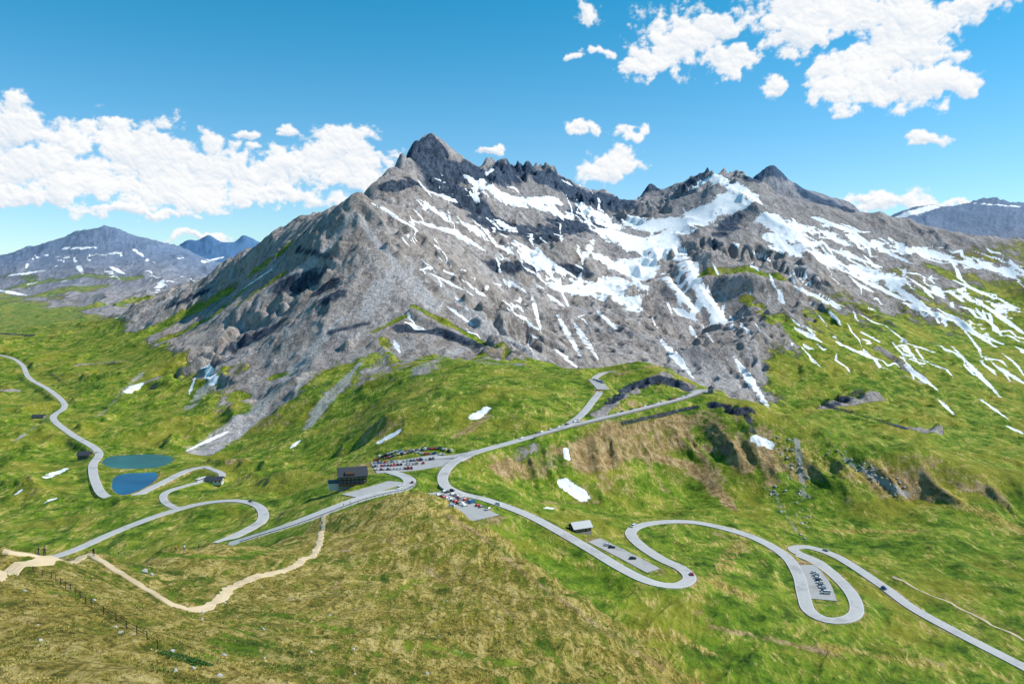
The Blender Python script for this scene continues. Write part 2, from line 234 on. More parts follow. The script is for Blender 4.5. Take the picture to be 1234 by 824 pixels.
for k in range(150):
    a=random.uniform(950,1225); b=random.uniform(262,435)
    if b<245+(a-900)*.18: continue
    l=random.uniform(6,44)**1.; ang=random.uniform(.2,1.1); ST.append((random.uniform(1.0,2.7),wig(a,b,a+l*math.cos(ang),b+l*math.sin(ang))))
for k in range(100):
    a=random.uniform(480,720); b=random.uniform(205,410)
    if b<170+max(0,a-520)*.15: continue
    l=random.uniform(5,30); ang=random.uniform(.3,1.4); ST.append((random.uniform(1.0,2.7),wig(a,b,a+l*math.cos(ang),b+l*math.sin(ang))))
for k in range(30):
    a=random.uniform(780,950); b=random.uniform(240,400); l=random.uniform(8,26); ST.append((random.uniform(1.3,3.2),wig(a,b,a+l*.6,b+l)))
for k in range(26):
    a=random.uniform(10,230); b=random.uniform(300,345); l=random.uniform(4,14); ST.append((random.uniform(1,2.2),wig(a,b,a+l,b+l*random.uniform(-.4,.8),2)))
QB=np.full((NR,NC),9,np.float32)
for r,p in BOWL: stroke(QB,r*1.3,p,1.8)
smooth=np.clip(1.5-QB,0,1)
print('cover',time.time()-T0)
# ---------------------------------------------------------------- relief detail
rock=np.clip(1-L['grass'],0,1)
wx=fbm(Xg/420,Yg/420,3,11)*130; wy=fbm(Xg/420,Yg/420,3,15)*130
R1=ridged((Xg+wx)/360,(Yg*.55+wy)/360,5,21,.40)
R2=ridged((Xg+wx*.6)/95,(Yg*.45+wy*.6)/95,5,31,.6)
farA=sst(950,1500,Yg)
pyr=(1-sst(560,640,PXg))*(1-sst(2000,2400,Yg))
Z=Zb.copy()
hf=np.clip(.3+.7*rock,0,1)*(1-.65*smooth)*(1-.6*pyr)
Z+=farA*hf*(R1-.45)*np.minimum(.021*Yg,46)*(1-.15*sst(2500,3000,Yg))*(1-.25*sst(3600,4800,Yg))
Z+=farA*(rock**1.2)*(R2-.4)*np.minimum(.0045*Yg,9)*(1-.75*smooth)*(1-.6*L['scree'])
def samp(A_,X,Y):
    fi=np.clip((X/Y-U[0])/(U[1]-U[0]),0,NC-1.001); i=fi.astype(int); fi=fi-i
    l=np.log(Y); j=np.clip(np.searchsorted(Lr,l)-1,0,NR-2); fj=(l-Lr[j])/(Lr[j+1]-Lr[j])
    return (A_[j,i]*(1-fi)+A_[j,i+1]*fi)*(1-fj)+(A_[j+1,i]*(1-fi)+A_[j+1,i+1]*fi)*fj
# running water cuts gullies into the high relief
CS=5.0; X0,X1,Y0,Y1=-2500,2800,900,3900
gxv=np.arange(X0,X1,CS); gyv=np.arange(Y0,Y1,CS); gnx,gny=len(gxv),len(gyv)
GX,GY=np.meshgrid(gxv,gyv); H0=(samp(Z,GX.ravel(),GY.ravel())/CS).astype(np.float64)
er=np.random.default_rng(5); H0+=er.normal(0,.14,H0.shape); Hh=H0.copy(); VIS=np.zeros_like(Hh)
for bt in range(40):
    m=28000; x=er.uniform(2,gnx-4,m); y=er.uniform(2,gny-4,m)
    k_=np.abs(X0+x*CS)/(Y0+y*CS)<.78; x=x[k_]; y=y[k_]; m=len(x)
    dx=np.zeros(m);dy=np.zeros(m);v_=np.ones(m);wt=np.ones(m);sd=np.zeros(m)
    for stp in range(80):
        xi=x.astype(int); yi=y.astype(int); fx=x-xi; fy=y-yi; id0=yi*gnx+xi
        a=Hh[id0];b_=Hh[id0+1];c_=Hh[id0+gnx];d_=Hh[id0+gnx+1]
        g1=(b_-a)*(1-fy)+(d_-c_)*fy; g2=(c_-a)*(1-fx)+(d_-b_)*fx
        h=(a*(1-fx)+b_*fx)*(1-fy)+(c_*(1-fx)+d_*fx)*fy
        dx=dx*.12-g1*.88; dy=dy*.12-g2*.88; nn=np.sqrt(dx*dx+dy*dy)+1e-9; dx/=nn; dy/=nn
        x2=np.clip(x+dx,1,gnx-3.01); y2=np.clip(y+dy,1,gny-3.01)
        xj=x2.astype(int); yj=y2.astype(int); px_=x2-xj; py_=y2-yj; id1=yj*gnx+xj
        h2=(Hh[id1]*(1-px_)+Hh[id1+1]*px_)*(1-py_)+(Hh[id1+gnx]*(1-px_)+Hh[id1+gnx+1]*px_)*py_
        dh=h2-h; cap=np.maximum(-dh,.01)*v_*wt*3.0
        dep=np.where(dh>0,np.minimum(sd,dh),np.where(sd>cap,(sd-cap)*.2,-np.minimum((cap-sd)*.2,np.maximum(-dh,0)*.5)))
        sd-=dep
        np.add.at(Hh,id0,dep*(1-fx)*(1-fy)); np.add.at(Hh,id0+1,dep*fx*(1-fy)); np.add.at(Hh,id0+gnx,dep*(1-fx)*fy); np.add.at(Hh,id0+gnx+1,dep*fx*fy)
        np.add.at(VIS,id0,wt)
        v_=np.sqrt(np.clip(v_*v_-dh*2.5,0.05,25)); wt*=.982; x,y=x2,y2
def blur(a,k=1):
    for _ in range(k):
        a=a.copy(); a[1:-1]=(a[:-2]+2*a[1:-1]+a[2:])/4; a[:,1:-1]=(a[:,:-2]+2*a[:,1:-1]+a[:,2:])/4
    return a
DH=blur(np.clip((Hh-H0)*CS,-26,16).reshape(gny,gnx),1)
FL=blur(np.log1p(VIS).reshape(gny,gnx),1); FL=(FL-np.percentile(FL,50))/(np.percentile(FL,97)-np.percentile(FL,50))
fx=np.clip((Xg-X0)/CS,0,gnx-1.001); fy=np.clip((Yg-Y0)/CS,0,gny-1.001); xi=fx.astype(int); yi=fy.astype(int); fx=fx-xi; fy=fy-yi
inr=(sst(Y0+60,Y0+220,Yg)*(1-sst(Y1-500,Y1-60,Yg))*(1-sst(.72,.78,np.abs(Xg/Yg)))).astype(np.float32)
sm2=lambda a:((a[yi,xi]*(1-fx)+a[yi,xi+1]*fx)*(1-fy)+(a[yi+1,xi]*(1-fx)+a[yi+1,xi+1]*fx)*fy)*inr
dlt=sm2(DH); flow=np.clip(sm2(FL),-1,1.5).astype(np.float32)
Z+=(dlt*(.3+.6*rock)*(1-.5*smooth)*(1-.4*pyr)).astype(np.float32)
print('erosion',time.time()-T0,float(DH.min()),float(DH.max()))
R3=ridged((Xg+wx*.3)/26,(Yg*.5+wy*.3)/30,5,36,.65)
Z+=farA*rock*(R3-.4)*4.0*(1-.8*smooth)*(1-.8*L['scree'])*(.5+1.5*np.clip(L['dark'],0,1))
mid=sst(330,520,Yg)*(1-farA)*(1-fg0)
F1=fbm(Xg/70,Yg/70,5,41); F2=fbm(Xg/14,Yg/14,4,47)
Z+=(mid+farA*L['grass']*.5)*(F1*6.5+F2*1.1)
lf=(1-sst(380,500,PXg))*sst(560,700,Yg)*(1-sst(2400,3200,Yg))
Z+=lf*(ridged(Xg/190+.3*F1,Yg/260,4,44,.45)-.5)*16
RG=ridged((Xg+Yg*.3+F1*20)/55,(Yg-.3*Xg+F1*20)/110,5,51,.5); Z+=mid*(RG-.45)*3.0
Q=np.full((NR,NC),9,np.float32); stroke(Q,30,[(630,560),(720,545),(800,530),(880,535),(960,560),(1060,575),(1200,600)])
slopeM=np.clip(1.4-Q,0,1)
RR=ridged((Xg+Yg*.25+F1*14)/38,(Yg-.25*Xg)/190,4,53,.5); RR2=ridged((Xg+Yg*.25+F1*6)/12,(Yg-.25*Xg)/60,4,55,.55)
Z+=slopeM*((RR-.45)*10+(RR2-.45)*2.6)
Z+=np.clip(L['dark'],0,1)*(Yg<1100)*(Yg>450)*(ridged(Xg/18,Yg/18,5,57,.62)-.42)*8
nearA=np.clip(fg0+(1-sst(330,520,Yg)),0,1)
st=ridged((Xg*.75-Yg*.66+F1*6)/20,(Xg*.66+Yg*.75)/80,5,61,.55)
st2=ridged((Xg*.85-Yg*.5+F1*4)/6,(Xg*.5+Yg*.85)/22,4,63,.6)
rf=sst(-.35,0.0,Xg/Yg)
Z+=nearA*sst(20,70,Yg)*(F1*1.7+F2*.5+(st-.45)*3.3*rf+(st2-.45)*(.5+.6*rf))
Z+=nearA*fbm(Xg/2.2,Yg/2.2,3,67)*.2*sst(20,60,Yg)
D=np.full((NR,NC),1e3,np.float32); WS=zero(); WZ=zero()
for k,(w,S) in SAMP.items():
    hw=w/2; mar=16
    for X,Y,z in S:
        s=window(X,Y,hw+mar)
        d=np.maximum(np.sqrt((Xg[s]-X)**2+(Yg[s]-Y)**2)-hw,0)
        D[s]=np.minimum(D[s],d); ww=1/(d+.6)**4; WS[s]+=ww; WZ[s]+=ww*z
ZR=np.where(WS>0,WZ/np.maximum(WS,1e-9),0)-.45
wgt=1-sst(1.6,12,D)
Z=Z*(1-wgt)+ZR*wgt
def inpoly(x,y,p):
    c=np.zeros(x.shape,bool); m=len(p)
    for i in range(m):
        x0,y0=p[i];x1,y1=p[i-1]
        t=((y0>y)!=(y1>y))&(x<(x1-x0)*(y-y0)/(y1-y0+1e-9)+x0); c^=t
    return c
def poly_smooth(p):
    q=[np.array([a,b,0.]) for a,b in p]; m=len(q); out=[]
    for i in range(m):
        p0,p1,p2,p3=q[i-1],q[i],q[(i+1)%m],q[(i+2)%m]
        for k in range(8):
            t=k/8; out.append((.5*((2*p1)+(-p0+p2)*t+(2*p0-5*p1+4*p2-p3)*t*t+(-p0+3*p1-3*p2+p3)*t**3))[:2])
    return np.array(out)
LP={}; SH=zero()
for k,p in LAKEP.items():
    q=poly_smooth(p); LP[k]=q; c=q.mean(0); r=np.abs(q-c).max()+70; s=window(c[0],c[1],r)
    x,y=Xg[s],Yg[s]; ins=inpoly(x,y,q); d=np.full(x.shape,1e3)
    for a in q: d=np.minimum(d,np.hypot(x-a[0],y-a[1]))
    w=1-sst(3,45,d); zz=Z[s]*(1-w)+(LAKEZ+.8)*w
    zz=np.where(ins,LAKEZ+.6-np.minimum(d,6)*.45,zz); Z[s]=np.where((D[s]>1)|ins,zz,Z[s]); SH[s]=np.maximum(SH[s],(d<4))
VF=Z/Yg; CUR[0]=VF; CUR[1]=Z
L=cover()
grass,scree,soil,dark,dry=[L[k] for k in ('grass','scree','soil','dark','dry')]
soil=np.maximum(soil,SH*.5)
soil=np.maximum(soil,np.clip(.75-D*.25,0,.6)*(D<4))
blue=(sst(3600,5200,Yg)*.55+sst(6500,9000,Yg)*.35+sst(2000,3300,Yg)*.16)*(1-.55*np.clip(grass,0,1))  # aerial haze painted as a blue tint that grows with distance
QS=np.full((NR,NC),9,np.float32)
for r,p in SN: stroke(QS,r*1.15,p,2.4,taper=(r<9))
for r,p in ST: stroke(QS,r,p,2.4,taper=True)
snow=np.clip(1-QS,-1.4,1)
QZ=np.full((NR,NC),9,np.float32)
for r,p in [(30,[(740,285),(800,300),(850,255),(900,240)]),(28,[(950,300),(1050,330),(1150,355),(1200,370)]),(22,[(960,275),(1080,300),(1234,330)]),(22,[(560,230),(620,240),(690,260)]),(22,[(520,250),(600,290),(690,340)]),(18,[(690,350),(760,365)]),(16,[(60,310),(150,305)]),(20,[(820,330),(860,380)])]: stroke(QZ,r,p,1.6)
zone=np.clip(1.4-QZ,0,1)
pf=zone*1.0-1.14+np.clip(flow,-.6,1.2)*.60+(.42-R2)*.7+np.where(PXg<940,.26,0)*(QB<1.3)
snow=np.maximum(snow,np.clip(pf,-1.4,1)*(zone>0)-1.4*(zone<=0))
snow=snow+np.where(QS<1.6,np.clip(flow,-.5,1)*.18,0)
dZu=np.gradient(Z,U,axis=1); dZl=np.gradient(Z,Lr,axis=0)
gx=dZu/Yg; gy=dZl/Yg-U[None]*dZu/Yg
slope=np.hypot(gx,gy)
grass=grass-np.clip((slope-1.0)*.8,0,1)*farA-slopeM*np.clip(slope-.7,0,1)*.5-farA*np.clip(flow-.5,0,1)*.15
scree=np.maximum(scree,farA*rock*np.clip(flow-.25,0,1)*.9)
soil=np.maximum(soil,slopeM*sst(.34,.80,slope)*.75)
soil=np.maximum(soil,mid*(1-slopeM)*sst(.42,.9,slope)*.5)
snow=snow-np.clip((slope-1.15)*.5,0,.5)
print('relief',time.time()-T0)
def ground(X,Y):
    return float(samp(Z,np.array([X]),np.array([Y]))[0])
def surf(X,Y):
    best=None
    for k,(w,S) in SAMP.items():
        d=np.hypot(S[:,0]-X,S[:,1]-Y); i=int(d.argmin())
        if d[i]<w/2+.2 and (best is None or S[i,2]>best): best=float(S[i,2])
    return best+.02 if best is not None else ground(X,Y)
hitF=hit
# ---------------------------------------------------------------- materials
def newmat(name):
    m=bpy.data.materials.new(name); m.use_nodes=True; nt=m.node_tree; b=nt.nodes['Principled BSDF']; return m,nt,b
class G:
    def __init__(s,nt): s.nt=nt
    def n(s,t,**k):
        x=s.nt.nodes.new(t)
        for a,b in k.items(): setattr(x,a,b)
        return x
    def put(s,sock,v):
        if hasattr(v,'is_output'): s.nt.links.new(v,sock)
        else: sock.default_value=v
    def math(s,op,a,b=0.,c=0.,clamp=False):
        x=s.n('ShaderNodeMath',operation=op,use_clamp=clamp); s.put(x.inputs[0],a); s.put(x.inputs[1],b); s.put(x.inputs[2],c); return x.outputs[0]
    def noise(s,vec,scale,detail=6,rough=.6,dist=0.,typ='FBM'):
        x=s.n('ShaderNodeTexNoise'); x.noise_type=typ
        s.put(x.inputs['Vector'],vec); x.inputs['Scale'].default_value=scale; x.inputs['Detail'].default_value=detail; x.inputs['Roughness'].default_value=rough; x.inputs['Distortion'].default_value=dist
        return x.outputs['Fac']
    def mapn(s,v,rz,sc):
        x=s.n('ShaderNodeMapping'); s.put(x.inputs['Vector'],v); x.inputs['Rotation'].default_value=(0,0,math.radians(rz)); x.inputs['Scale'].default_value=sc; return x.outputs[0]
    def mix(s,f,a,b,blend='MIX'):
        x=s.n('ShaderNodeMix',data_type='RGBA',blend_type=blend); s.put(x.inputs[0],f)
        for k,v in ((6,a),(7,b)):
            if isinstance(v,tuple): v=v+(1,) if len(v)==3 else v
            s.put(x.inputs[k],v)
        return x.outputs[2]
    def ss(s,a,b,v):
        x=s.n('ShaderNodeMapRange',interpolation_type='SMOOTHSTEP'); s.put(x.inputs[0],v); x.inputs[1].default_value=a; x.inputs[2].default_value=b; return x.outputs[0]
    def ramp(s,v,st):
        x=s.n('ShaderNodeValToRGB'); e=x.color_ramp.elements
        while len(e)<len(st): e.new(.5)
        for q,(p,c) in zip(e,st): q.position=p; q.color=c+(1,)
        s.put(x.inputs[0],v); return x.outputs[0]
    def attr(s,name):
        x=s.n('ShaderNodeAttribute',attribute_name=name); return x
def terrain_mat():
    m,nt,b=newmat('alpine_ground'); g=G(nt)
    pos=g.n('ShaderNodeNewGeometry').outputs['Position']
    A=g.n('ShaderNodeSeparateColor'); nt.links.new(g.attr('cover_a').outputs['Color'],A.inputs[0])
    B=g.n('ShaderNodeSeparateColor'); nt.links.new(g.attr('cover_b').outputs['Color'],B.inputs[0])
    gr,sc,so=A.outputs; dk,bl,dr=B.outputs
    sn=g.attr('snow_cover').outputs['Fac']; fa=g.attr('far_scale').outputs['Fac']; fg=g.attr('near_ridge').outputs['Fac']
    n1=g.noise(pos,1/85,9,.64,.3); n2=g.noise(pos,1/7.,8,.70,.2)
    n3=g.noise(g.mapn(pos,20,(.05,.014,.035)),1.,9,.70,.5)
    n4=g.noise(pos,1/22.,6,.6,.4); n6=g.noise(pos,.9,5,.65,.3)
    e=g.math('ADD',g.math('MULTIPLY',g.math('SUBTRACT',n1,.5),1.0),g.math('MULTIPLY',g.math('SUBTRACT',n2,.5),.9))
    e=g.math('ADD',e,g.math('MULTIPLY',g.math('SUBTRACT',n4,.5),.5))
    n5=g.noise(g.mapn(pos,38,(.30,.07,.30)),1.,8,.72,1.0)
    gmix=g.math('ADD',g.math('MULTIPLY',n4,.45),g.math('MULTIPLY',n2,.55))
    gcol=g.ramp(gmix,[(.35,(.020,.050,.005)),(.43,(.065,.135,.008)),(.51,(.145,.235,.014)),(.61,(.29,.34,.035))])
    gcol=g.mix(g.math('MULTIPLY',g.ss(.46,.62,n1),.65),gcol,(.30,.265,.030))
    dmix=g.math('ADD',g.math('MULTIPLY',n5,.55),g.math('ADD',g.math('MULTIPLY',n2,.2),g.math('MULTIPLY',n6,.25)))
    dcol=g.ramp(dmix,[(.37,(.050,.042,.010)),(.44,(.18,.145,.026)),(.50,(.38,.29,.058)),(.58,(.64,.50,.18))])
    df=g.ss(.30,.80,g.math('ADD',dr,g.math('MULTIPLY',g.math('SUBTRACT',g.math('ADD',g.math('MULTIPLY',n5,.6),g.math('MULTIPLY',n4,.4)),.5),3.6)))
    gcol=g.mix(df,gcol,dcol)
    gcol=g.mix(g.math('MULTIPLY',g.math('MULTIPLY',fg,g.ss(.48,.40,n6)),.45),gcol,(.04,.045,.010))
    rmix=g.math('ADD',g.math('MULTIPLY',n3,.55),g.math('MULTIPLY',n2,.45))
    rcol=g.ramp(rmix,[(.35,(.085,.072,.070)),(.44,(.25,.215,.20)),(.52,(.42,.37,.35)),(.63,(.62,.57,.54))])
    rcol=g.mix(g.math('MULTIPLY',g.ss(.4,.62,n1),.35),rcol,(.36,.29,.23))
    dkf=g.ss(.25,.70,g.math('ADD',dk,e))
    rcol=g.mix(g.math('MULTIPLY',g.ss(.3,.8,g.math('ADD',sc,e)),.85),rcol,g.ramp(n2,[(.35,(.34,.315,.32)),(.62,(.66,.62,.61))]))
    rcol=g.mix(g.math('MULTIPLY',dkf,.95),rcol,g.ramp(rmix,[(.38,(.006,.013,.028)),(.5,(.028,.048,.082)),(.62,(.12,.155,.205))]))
    gf=g.ss(.40,.60,g.math('ADD',gr,g.math('MULTIPLY',e,1.3)))
    gf=g.math('MULTIPLY',gf,g.math('SUBTRACT',1.,g.ss(.45,.8,g.math('ADD',dk,e))))
    c=g.mix(gf,rcol,gcol)
    scol=g.ramp(g.math('ADD',g.math('MULTIPLY',n2,.6),g.math('MULTIPLY',n5,.4)),[(.38,(.13,.07,.03)),(.5,(.36,.23,.11)),(.62,(.60,.44,.26))])
    c=g.mix(g.math('MULTIPLY',g.math('MULTIPLY',g.ss(.40,.85,g.math('ADD',so,g.math('MULTIPLY',e,1.7))),.9),g.math('SUBTRACT',1.,g.math('MULTIPLY',dkf,.9))),c,scol)
    c=g.mix(g.math('MULTIPLY',g.ss(.55,1.0,g.math('ADD',g.math('MULTIPLY',sc,gf),g.math('MULTIPLY',e,1.6))),.85),c,(.42,.405,.39))
    c=g.mix(bl,c,(.10,.21,.38))  # painted distance haze mixed into the ground's base colour
    sf=g.ss(.0,.08,g.math('ADD',sn,g.math('MULTIPLY',e,1.6)))
    c=g.mix(sf,c,(.92,.93,.94))
    nt.links.new(c,b.inputs['Base Color']); b.inputs['Roughness'].default_value=.9; b.inputs['Specular IOR Level'].default_value=.15
    rough=g.math('SUBTRACT',1.,g.math('MAXIMUM',g.math('MULTIPLY',gf,.6),g.math('MULTIPLY',sf,.92)))
    hfar=g.math('MULTIPLY',g.math('ADD',g.math('MULTIPLY',n3,11.),g.math('MULTIPLY',n4,2.)),g.math('MULTIPLY',rough,fa))
    hn=g.math('ADD',g.math('MULTIPLY',n2,g.math('ADD',1.6,g.math('MULTIPLY',rough,5.0))),g.math('MULTIPLY',g.math('ADD',n5,g.math('MULTIPLY',n6,.3)),g.math('MULTIPLY',dr,2.4)))
    bp=g.n('ShaderNodeBump'); bp.inputs['Strength'].default_value=1.0; bp.inputs['Distance'].default_value=1.
    nt.links.new(g.math('ADD',hfar,hn),bp.inputs['Height']); nt.links.new(bp.outputs[0],b.inputs['Normal'])
    return m
def simple(name,col,rough=.7,var=.15,scale=2.,metal=0.,spec=.4):
    m,nt,b=newmat(name); g=G(nt)
    pos=g.n('ShaderNodeTexCoord').outputs['Object']; nn=g.noise(pos,scale,5,.6)
    c=g.mix(nn,tuple(x*(1-var) for x in col),tuple(min(1,x*(1+var)) for x in col))
    nt.links.new(c,b.inputs['Base Color']); b.inputs['Roughness'].default_value=rough; b.inputs['Metallic'].default_value=metal; b.inputs['Specular IOR Level'].default_value=spec
    return m
def road_mat(name,c0,c1,lines=True):
    m,nt,b=newmat(name); g=G(nt); pos=g.n('ShaderNodeNewGeometry').outputs['Position']
    c=g.mix(g.noise(pos,.25,8,.7),c0,c1)
    c=g.mix(g.math('MULTIPLY',g.ss(.5,.66,g.noise(pos,.06,6,.7)),.45),c,tuple(x*.6 for x in c0))
    if lines:
        t=g.attr('across').outputs['Fac']; at=g.math('ABSOLUTE',t)
        ed=g.math('MULTIPLY',g.ss(.86,.88,at),g.math('SUBTRACT',1.,g.ss(.92,.94,at)))
        c=g.mix(g.math('MULTIPLY',ed,.8),c,(.75,.75,.73))
    nt.links.new(c,b.inputs['Base Color']); b.inputs['Roughness'].default_value=.85; b.inputs['Specular IOR Level'].default_value=.2
    return m
M={}
M['terrain']=terrain_mat()
M['road']=road_mat('asphalt',(.38,.37,.365),(.58,.56,.54))
M['lot']=road_mat('car_park_asphalt',(.32,.315,.31),(.48,.465,.45),False)
M['trail']=road_mat('trodden_gravel',(.44,.32,.18),(.74,.60,.40),False)
# ---------------------------------------------------------------- build terrain mesh
def grid_mesh(name,X,Y,Zz):
    nr,nc=X.shape; me=bpy.data.meshes.new(name)
    co_=np.stack([X,Y,Zz],-1).astype(np.float32).reshape(-1); me.vertices.add(nr*nc); me.vertices.foreach_set('co',co_)
    idx=np.arange(nr*nc,dtype=np.int32).reshape(nr,nc)
    q=np.stack([idx[:-1,:-1],idx[:-1,1:],idx[1:,1:],idx[1:,:-1]],-1).reshape(-1)
    nf=(nr-1)*(nc-1); me.loops.add(nf*4); me.loops.foreach_set('vertex_index',q)
    me.polygons.add(nf); me.polygons.foreach_set('loop_start',np.arange(0,nf*4,4,dtype=np.int32)); me.polygons.foreach_set('loop_total',np.full(nf,4,np.int32))
    me.polygons.foreach_set('use_smooth',np.ones(nf,bool)); me.update(calc_edges=True); return me
def fattr(me,name,a):
    t=me.attributes.new(name,'FLOAT','POINT'); t.data.foreach_set('value',np.ascontiguousarray(a,np.float32).reshape(-1))
def cattr(me,name,a,b,c):
    t=me.attributes.new(name,'FLOAT_COLOR','POINT'); t.data.foreach_set('color',np.stack([a,b,c,np.ones_like(a)],-1).astype(np.float32).reshape(-1))
me=grid_mesh('terrain',Xg,Yg,Z)
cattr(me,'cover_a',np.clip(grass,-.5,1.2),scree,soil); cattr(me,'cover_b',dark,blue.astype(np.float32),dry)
fattr(me,'snow_cover',snow); fattr(me,'far_scale',farA); fattr(me,'near_ridge',fg0)
me.materials.append(M['terrain'])
ter=bpy.data.objects.new('terrain',me); COL.objects.link(ter); ter['kind']='structure'; ter['label']='alpine mountains, meadows and grassy ridges'
print('terrain mesh',time.time()-T0)
# ---------------------------------------------------------------- generic object helpers
def mesh_obj(name,verts,faces,mat,parent=None,smooth=False):
    me=bpy.data.meshes.new(name); me.from_pydata([tuple(map(float,v)) for v in verts],[],faces); me.update()
    if mat is not None: me.materials.append(mat)
    o=bpy.data.objects.new(name,me); COL.objects.link(o)
    if parent: o.parent=parent
    return o
def bm_obj(name,bm,mat,parent=None,recalc=True):
    if recalc: bmesh.ops.recalc_face_normals(bm,faces=bm.faces)
    me=bpy.data.meshes.new(name); bm.to_mesh(me); bm.free()
    if mat is not None: me.materials.append(mat)
    o=bpy.data.objects.new(name,me); COL.objects.link(o)
    if parent: o.parent=parent
    return o
def box(bm,c,s,rz=0):
    r=bmesh.ops.create_cube(bm,size=1); vs=r['verts']
    bmesh.ops.scale(bm,vec=s,verts=vs)
    if rz: bmesh.ops.rotate(bm,cent=(0,0,0),matrix=Matrix.Rotation(rz,3,'Z'),verts=vs)
    bmesh.ops.translate(bm,vec=c,verts=vs); return vs
def tag(o,label,cat,group=None,kind=None):
    if label: o['label']=label
    if cat: o['category']=cat
    if group: o['group']=group
    if kind: o['kind']=kind
    return o
def thing(name,label,cat,loc,rz=0,group=None):
    o=bpy.data.objects.new(name,None); COL.objects.link(o); o.location=loc; o.rotation_euler=(0,0,rz); return tag(o,label,cat,group)
# ---------------------------------------------------------------- grass tufts on the near ridge
m,nt,b=newmat('dry_grass_blades'); g=G(nt); pos=g.n('ShaderNodeNewGeometry').outputs['Position']
nt.links.new(g.ramp(g.math('ADD',g.math('MULTIPLY',g.noise(pos,.08,4,.6),.6),g.math('MULTIPLY',g.noise(pos,2.,3,.6),.4)),[(.40,(.08,.15,.010)),(.48,(.22,.23,.026)),(.55,(.44,.34,.07)),(.66,(.64,.50,.18))]),b.inputs['Base Color']); b.inputs['Roughness'].default_value=.9; M['tuft']=m
NT=42000
r2=np.random.default_rng(3)
ly=np.exp(r2.uniform(math.log(52),math.log(300),NT)); ux=r2.uniform(-.75,.42,NT); X_=ux*ly
pxx=ux*F+617; ed=np.interp(pxx,[-200,290,395,500,560,600,650,700,760,800,850,950],[160,260,430,455,384,322,270,234,203,187,175,161])
keep=(ly<ed*.98)&(fbm(X_/9,ly/9,3,101)>-.12); keep&=~((ux<-.2)&(ly>180))
ly=ly[keep];X_=X_[keep]; zz=samp(Z,X_,ly); nT=len(ly)
hgt=r2.uniform(.12,.34,nT)*np.clip(ly/130,.7,1.4)
vs=[];B_=5
for q in range(B_):
    a=r2.uniform(0,6.28,nT); rr=r2.uniform(.02,.25,nT); wv=.05+.05*r2.random(nT); bx=X_+np.cos(a)*rr; by=ly+np.sin(a)*rr; lean=.6*hgt
    vs+=[np.stack([bx-np.sin(a)*wv,by+np.cos(a)*wv,zz-.05],1),np.stack([bx+np.sin(a)*wv,by-np.cos(a)*wv,zz-.05],1),np.stack([bx+np.cos(a)*lean,by+np.sin(a)*lean,zz+hgt*r2.uniform(.5,.9,nT)],1)]
vv=np.concatenate([np.stack(vs[q*3:q*3+3],1).reshape(-1,3) for q in range(B_)])
me=bpy.data.meshes.new('grass_tufts'); nv=len(vv); me.vertices.add(nv); me.vertices.foreach_set('co',vv.astype(np.float32).reshape(-1)); me.loops.add(nv); me.loops.foreach_set('vertex_index',np.arange(nv,dtype=np.int32)); me.polygons.add(nv//3); me.polygons.foreach_set('loop_start',np.arange(0,nv,3,dtype=np.int32)); me.polygons.foreach_set('loop_total',np.full(nv//3,3,np.int32)); me.update(calc_edges=True); me.materials.append(M['tuft'])
# ---------------------------------------------------------------- road strips
def strip(name,S,w,mat,off=0.0,jit=0,label=None,drape=False,skirt=1.2):
    Tn=np.gradient(S[:,:2],axis=0); Tn/=np.linalg.norm(Tn,axis=1)[:,None]+1e-9
    Nn=np.stack([Tn[:,1],-Tn[:,0]],1); V_=[];acr=[]
    for i,(p,nn) in enumerate(zip(S,Nn)):
        hw=w/2*(1+ (jit*random.uniform(-1,1) if jit else 0)); hw2=w/2*(1+ (jit*random.uniform(-1,1) if jit else 0))
        pts=[(-hw-.25,-skirt),(-hw,0),(-hw*.33,.05),(hw2*.33,.05),(hw2,0),(hw2+.25,-skirt)]
        for t,dz in pts:
            x=p[0]+nn[0]*t; y=p[1]+nn[1]*t
            z=(ground(x,y) if drape else p[2])+off+dz
            V_.append((x,y,z)); acr.append(max(-1,min(1,t/hw)))
    Fc=[]
    for i in range(len(S)-1):
        for k in range(5): a=i*6+k; Fc.append((a,a+1,a+7,a+6))
    o=mesh_obj(name,V_,Fc,mat); fattr(o.data,'across',np.array(acr)); tag(o,label or name.replace('_',' '),None,None,'structure'); return o
LAB={'valley_road':'pale asphalt road winding in S bends down the right hand meadow','lower_road':'grey road running out at the lower right of the meadow','ridge_road':'road climbing along the ridge to the lookout','summit_road':'short road curling up the green knoll','hairpin_road':'road turning below the lodge behind the near ridge','meadow_road':'looped road on the meadow left of the lodge','lake_road':'long road running past the two lakes on the left','lake_link_road':'narrow road bends right of the lakes'}
k=0
for nm,(w,p) in ROADS.items():
    w_,S=SAMP[nm]; strip(nm,S,w,M['road'],off=.004*k,label=LAB[nm]); k+=1
for nm,(w,p) in LOTS.items():
    w_,S=SAMP[nm]; strip(nm,S,w,M['lot'],off=-.06-.004*k,label=nm.replace('_',' ')); k+=1
TRP=[(-8,699),(12,690),(35,680),(60,672),(100,670),(128,680),(150,693),(180,712),(205,727),(228,735),(250,732),(268,718),(285,706),(320,693),(355,682),(378,668),(386,650),(389,632),(394,620)]
hp=[hitF(a,b) for a,b in TRP]; hp=[h for h in hp if h]
TS=catmull(hp,1.6)
dmin=np.full(nT,99.)
for p in TS[::2]: dmin=np.minimum(dmin,np.hypot(X_-p[0],ly-p[1]))
bad=dmin<1.7
vvr=vv.reshape(B_,nT,3,3); vvr[:,bad,:,2]-=3; me.vertices.foreach_set('co',vvr.astype(np.float32).reshape(-1)); me.update()
go=bpy.data.objects.new('grass_tufts',me); COL.objects.link(go); tag(go,'dry and green grass tufts covering the near ridge','grass',None,'stuff')
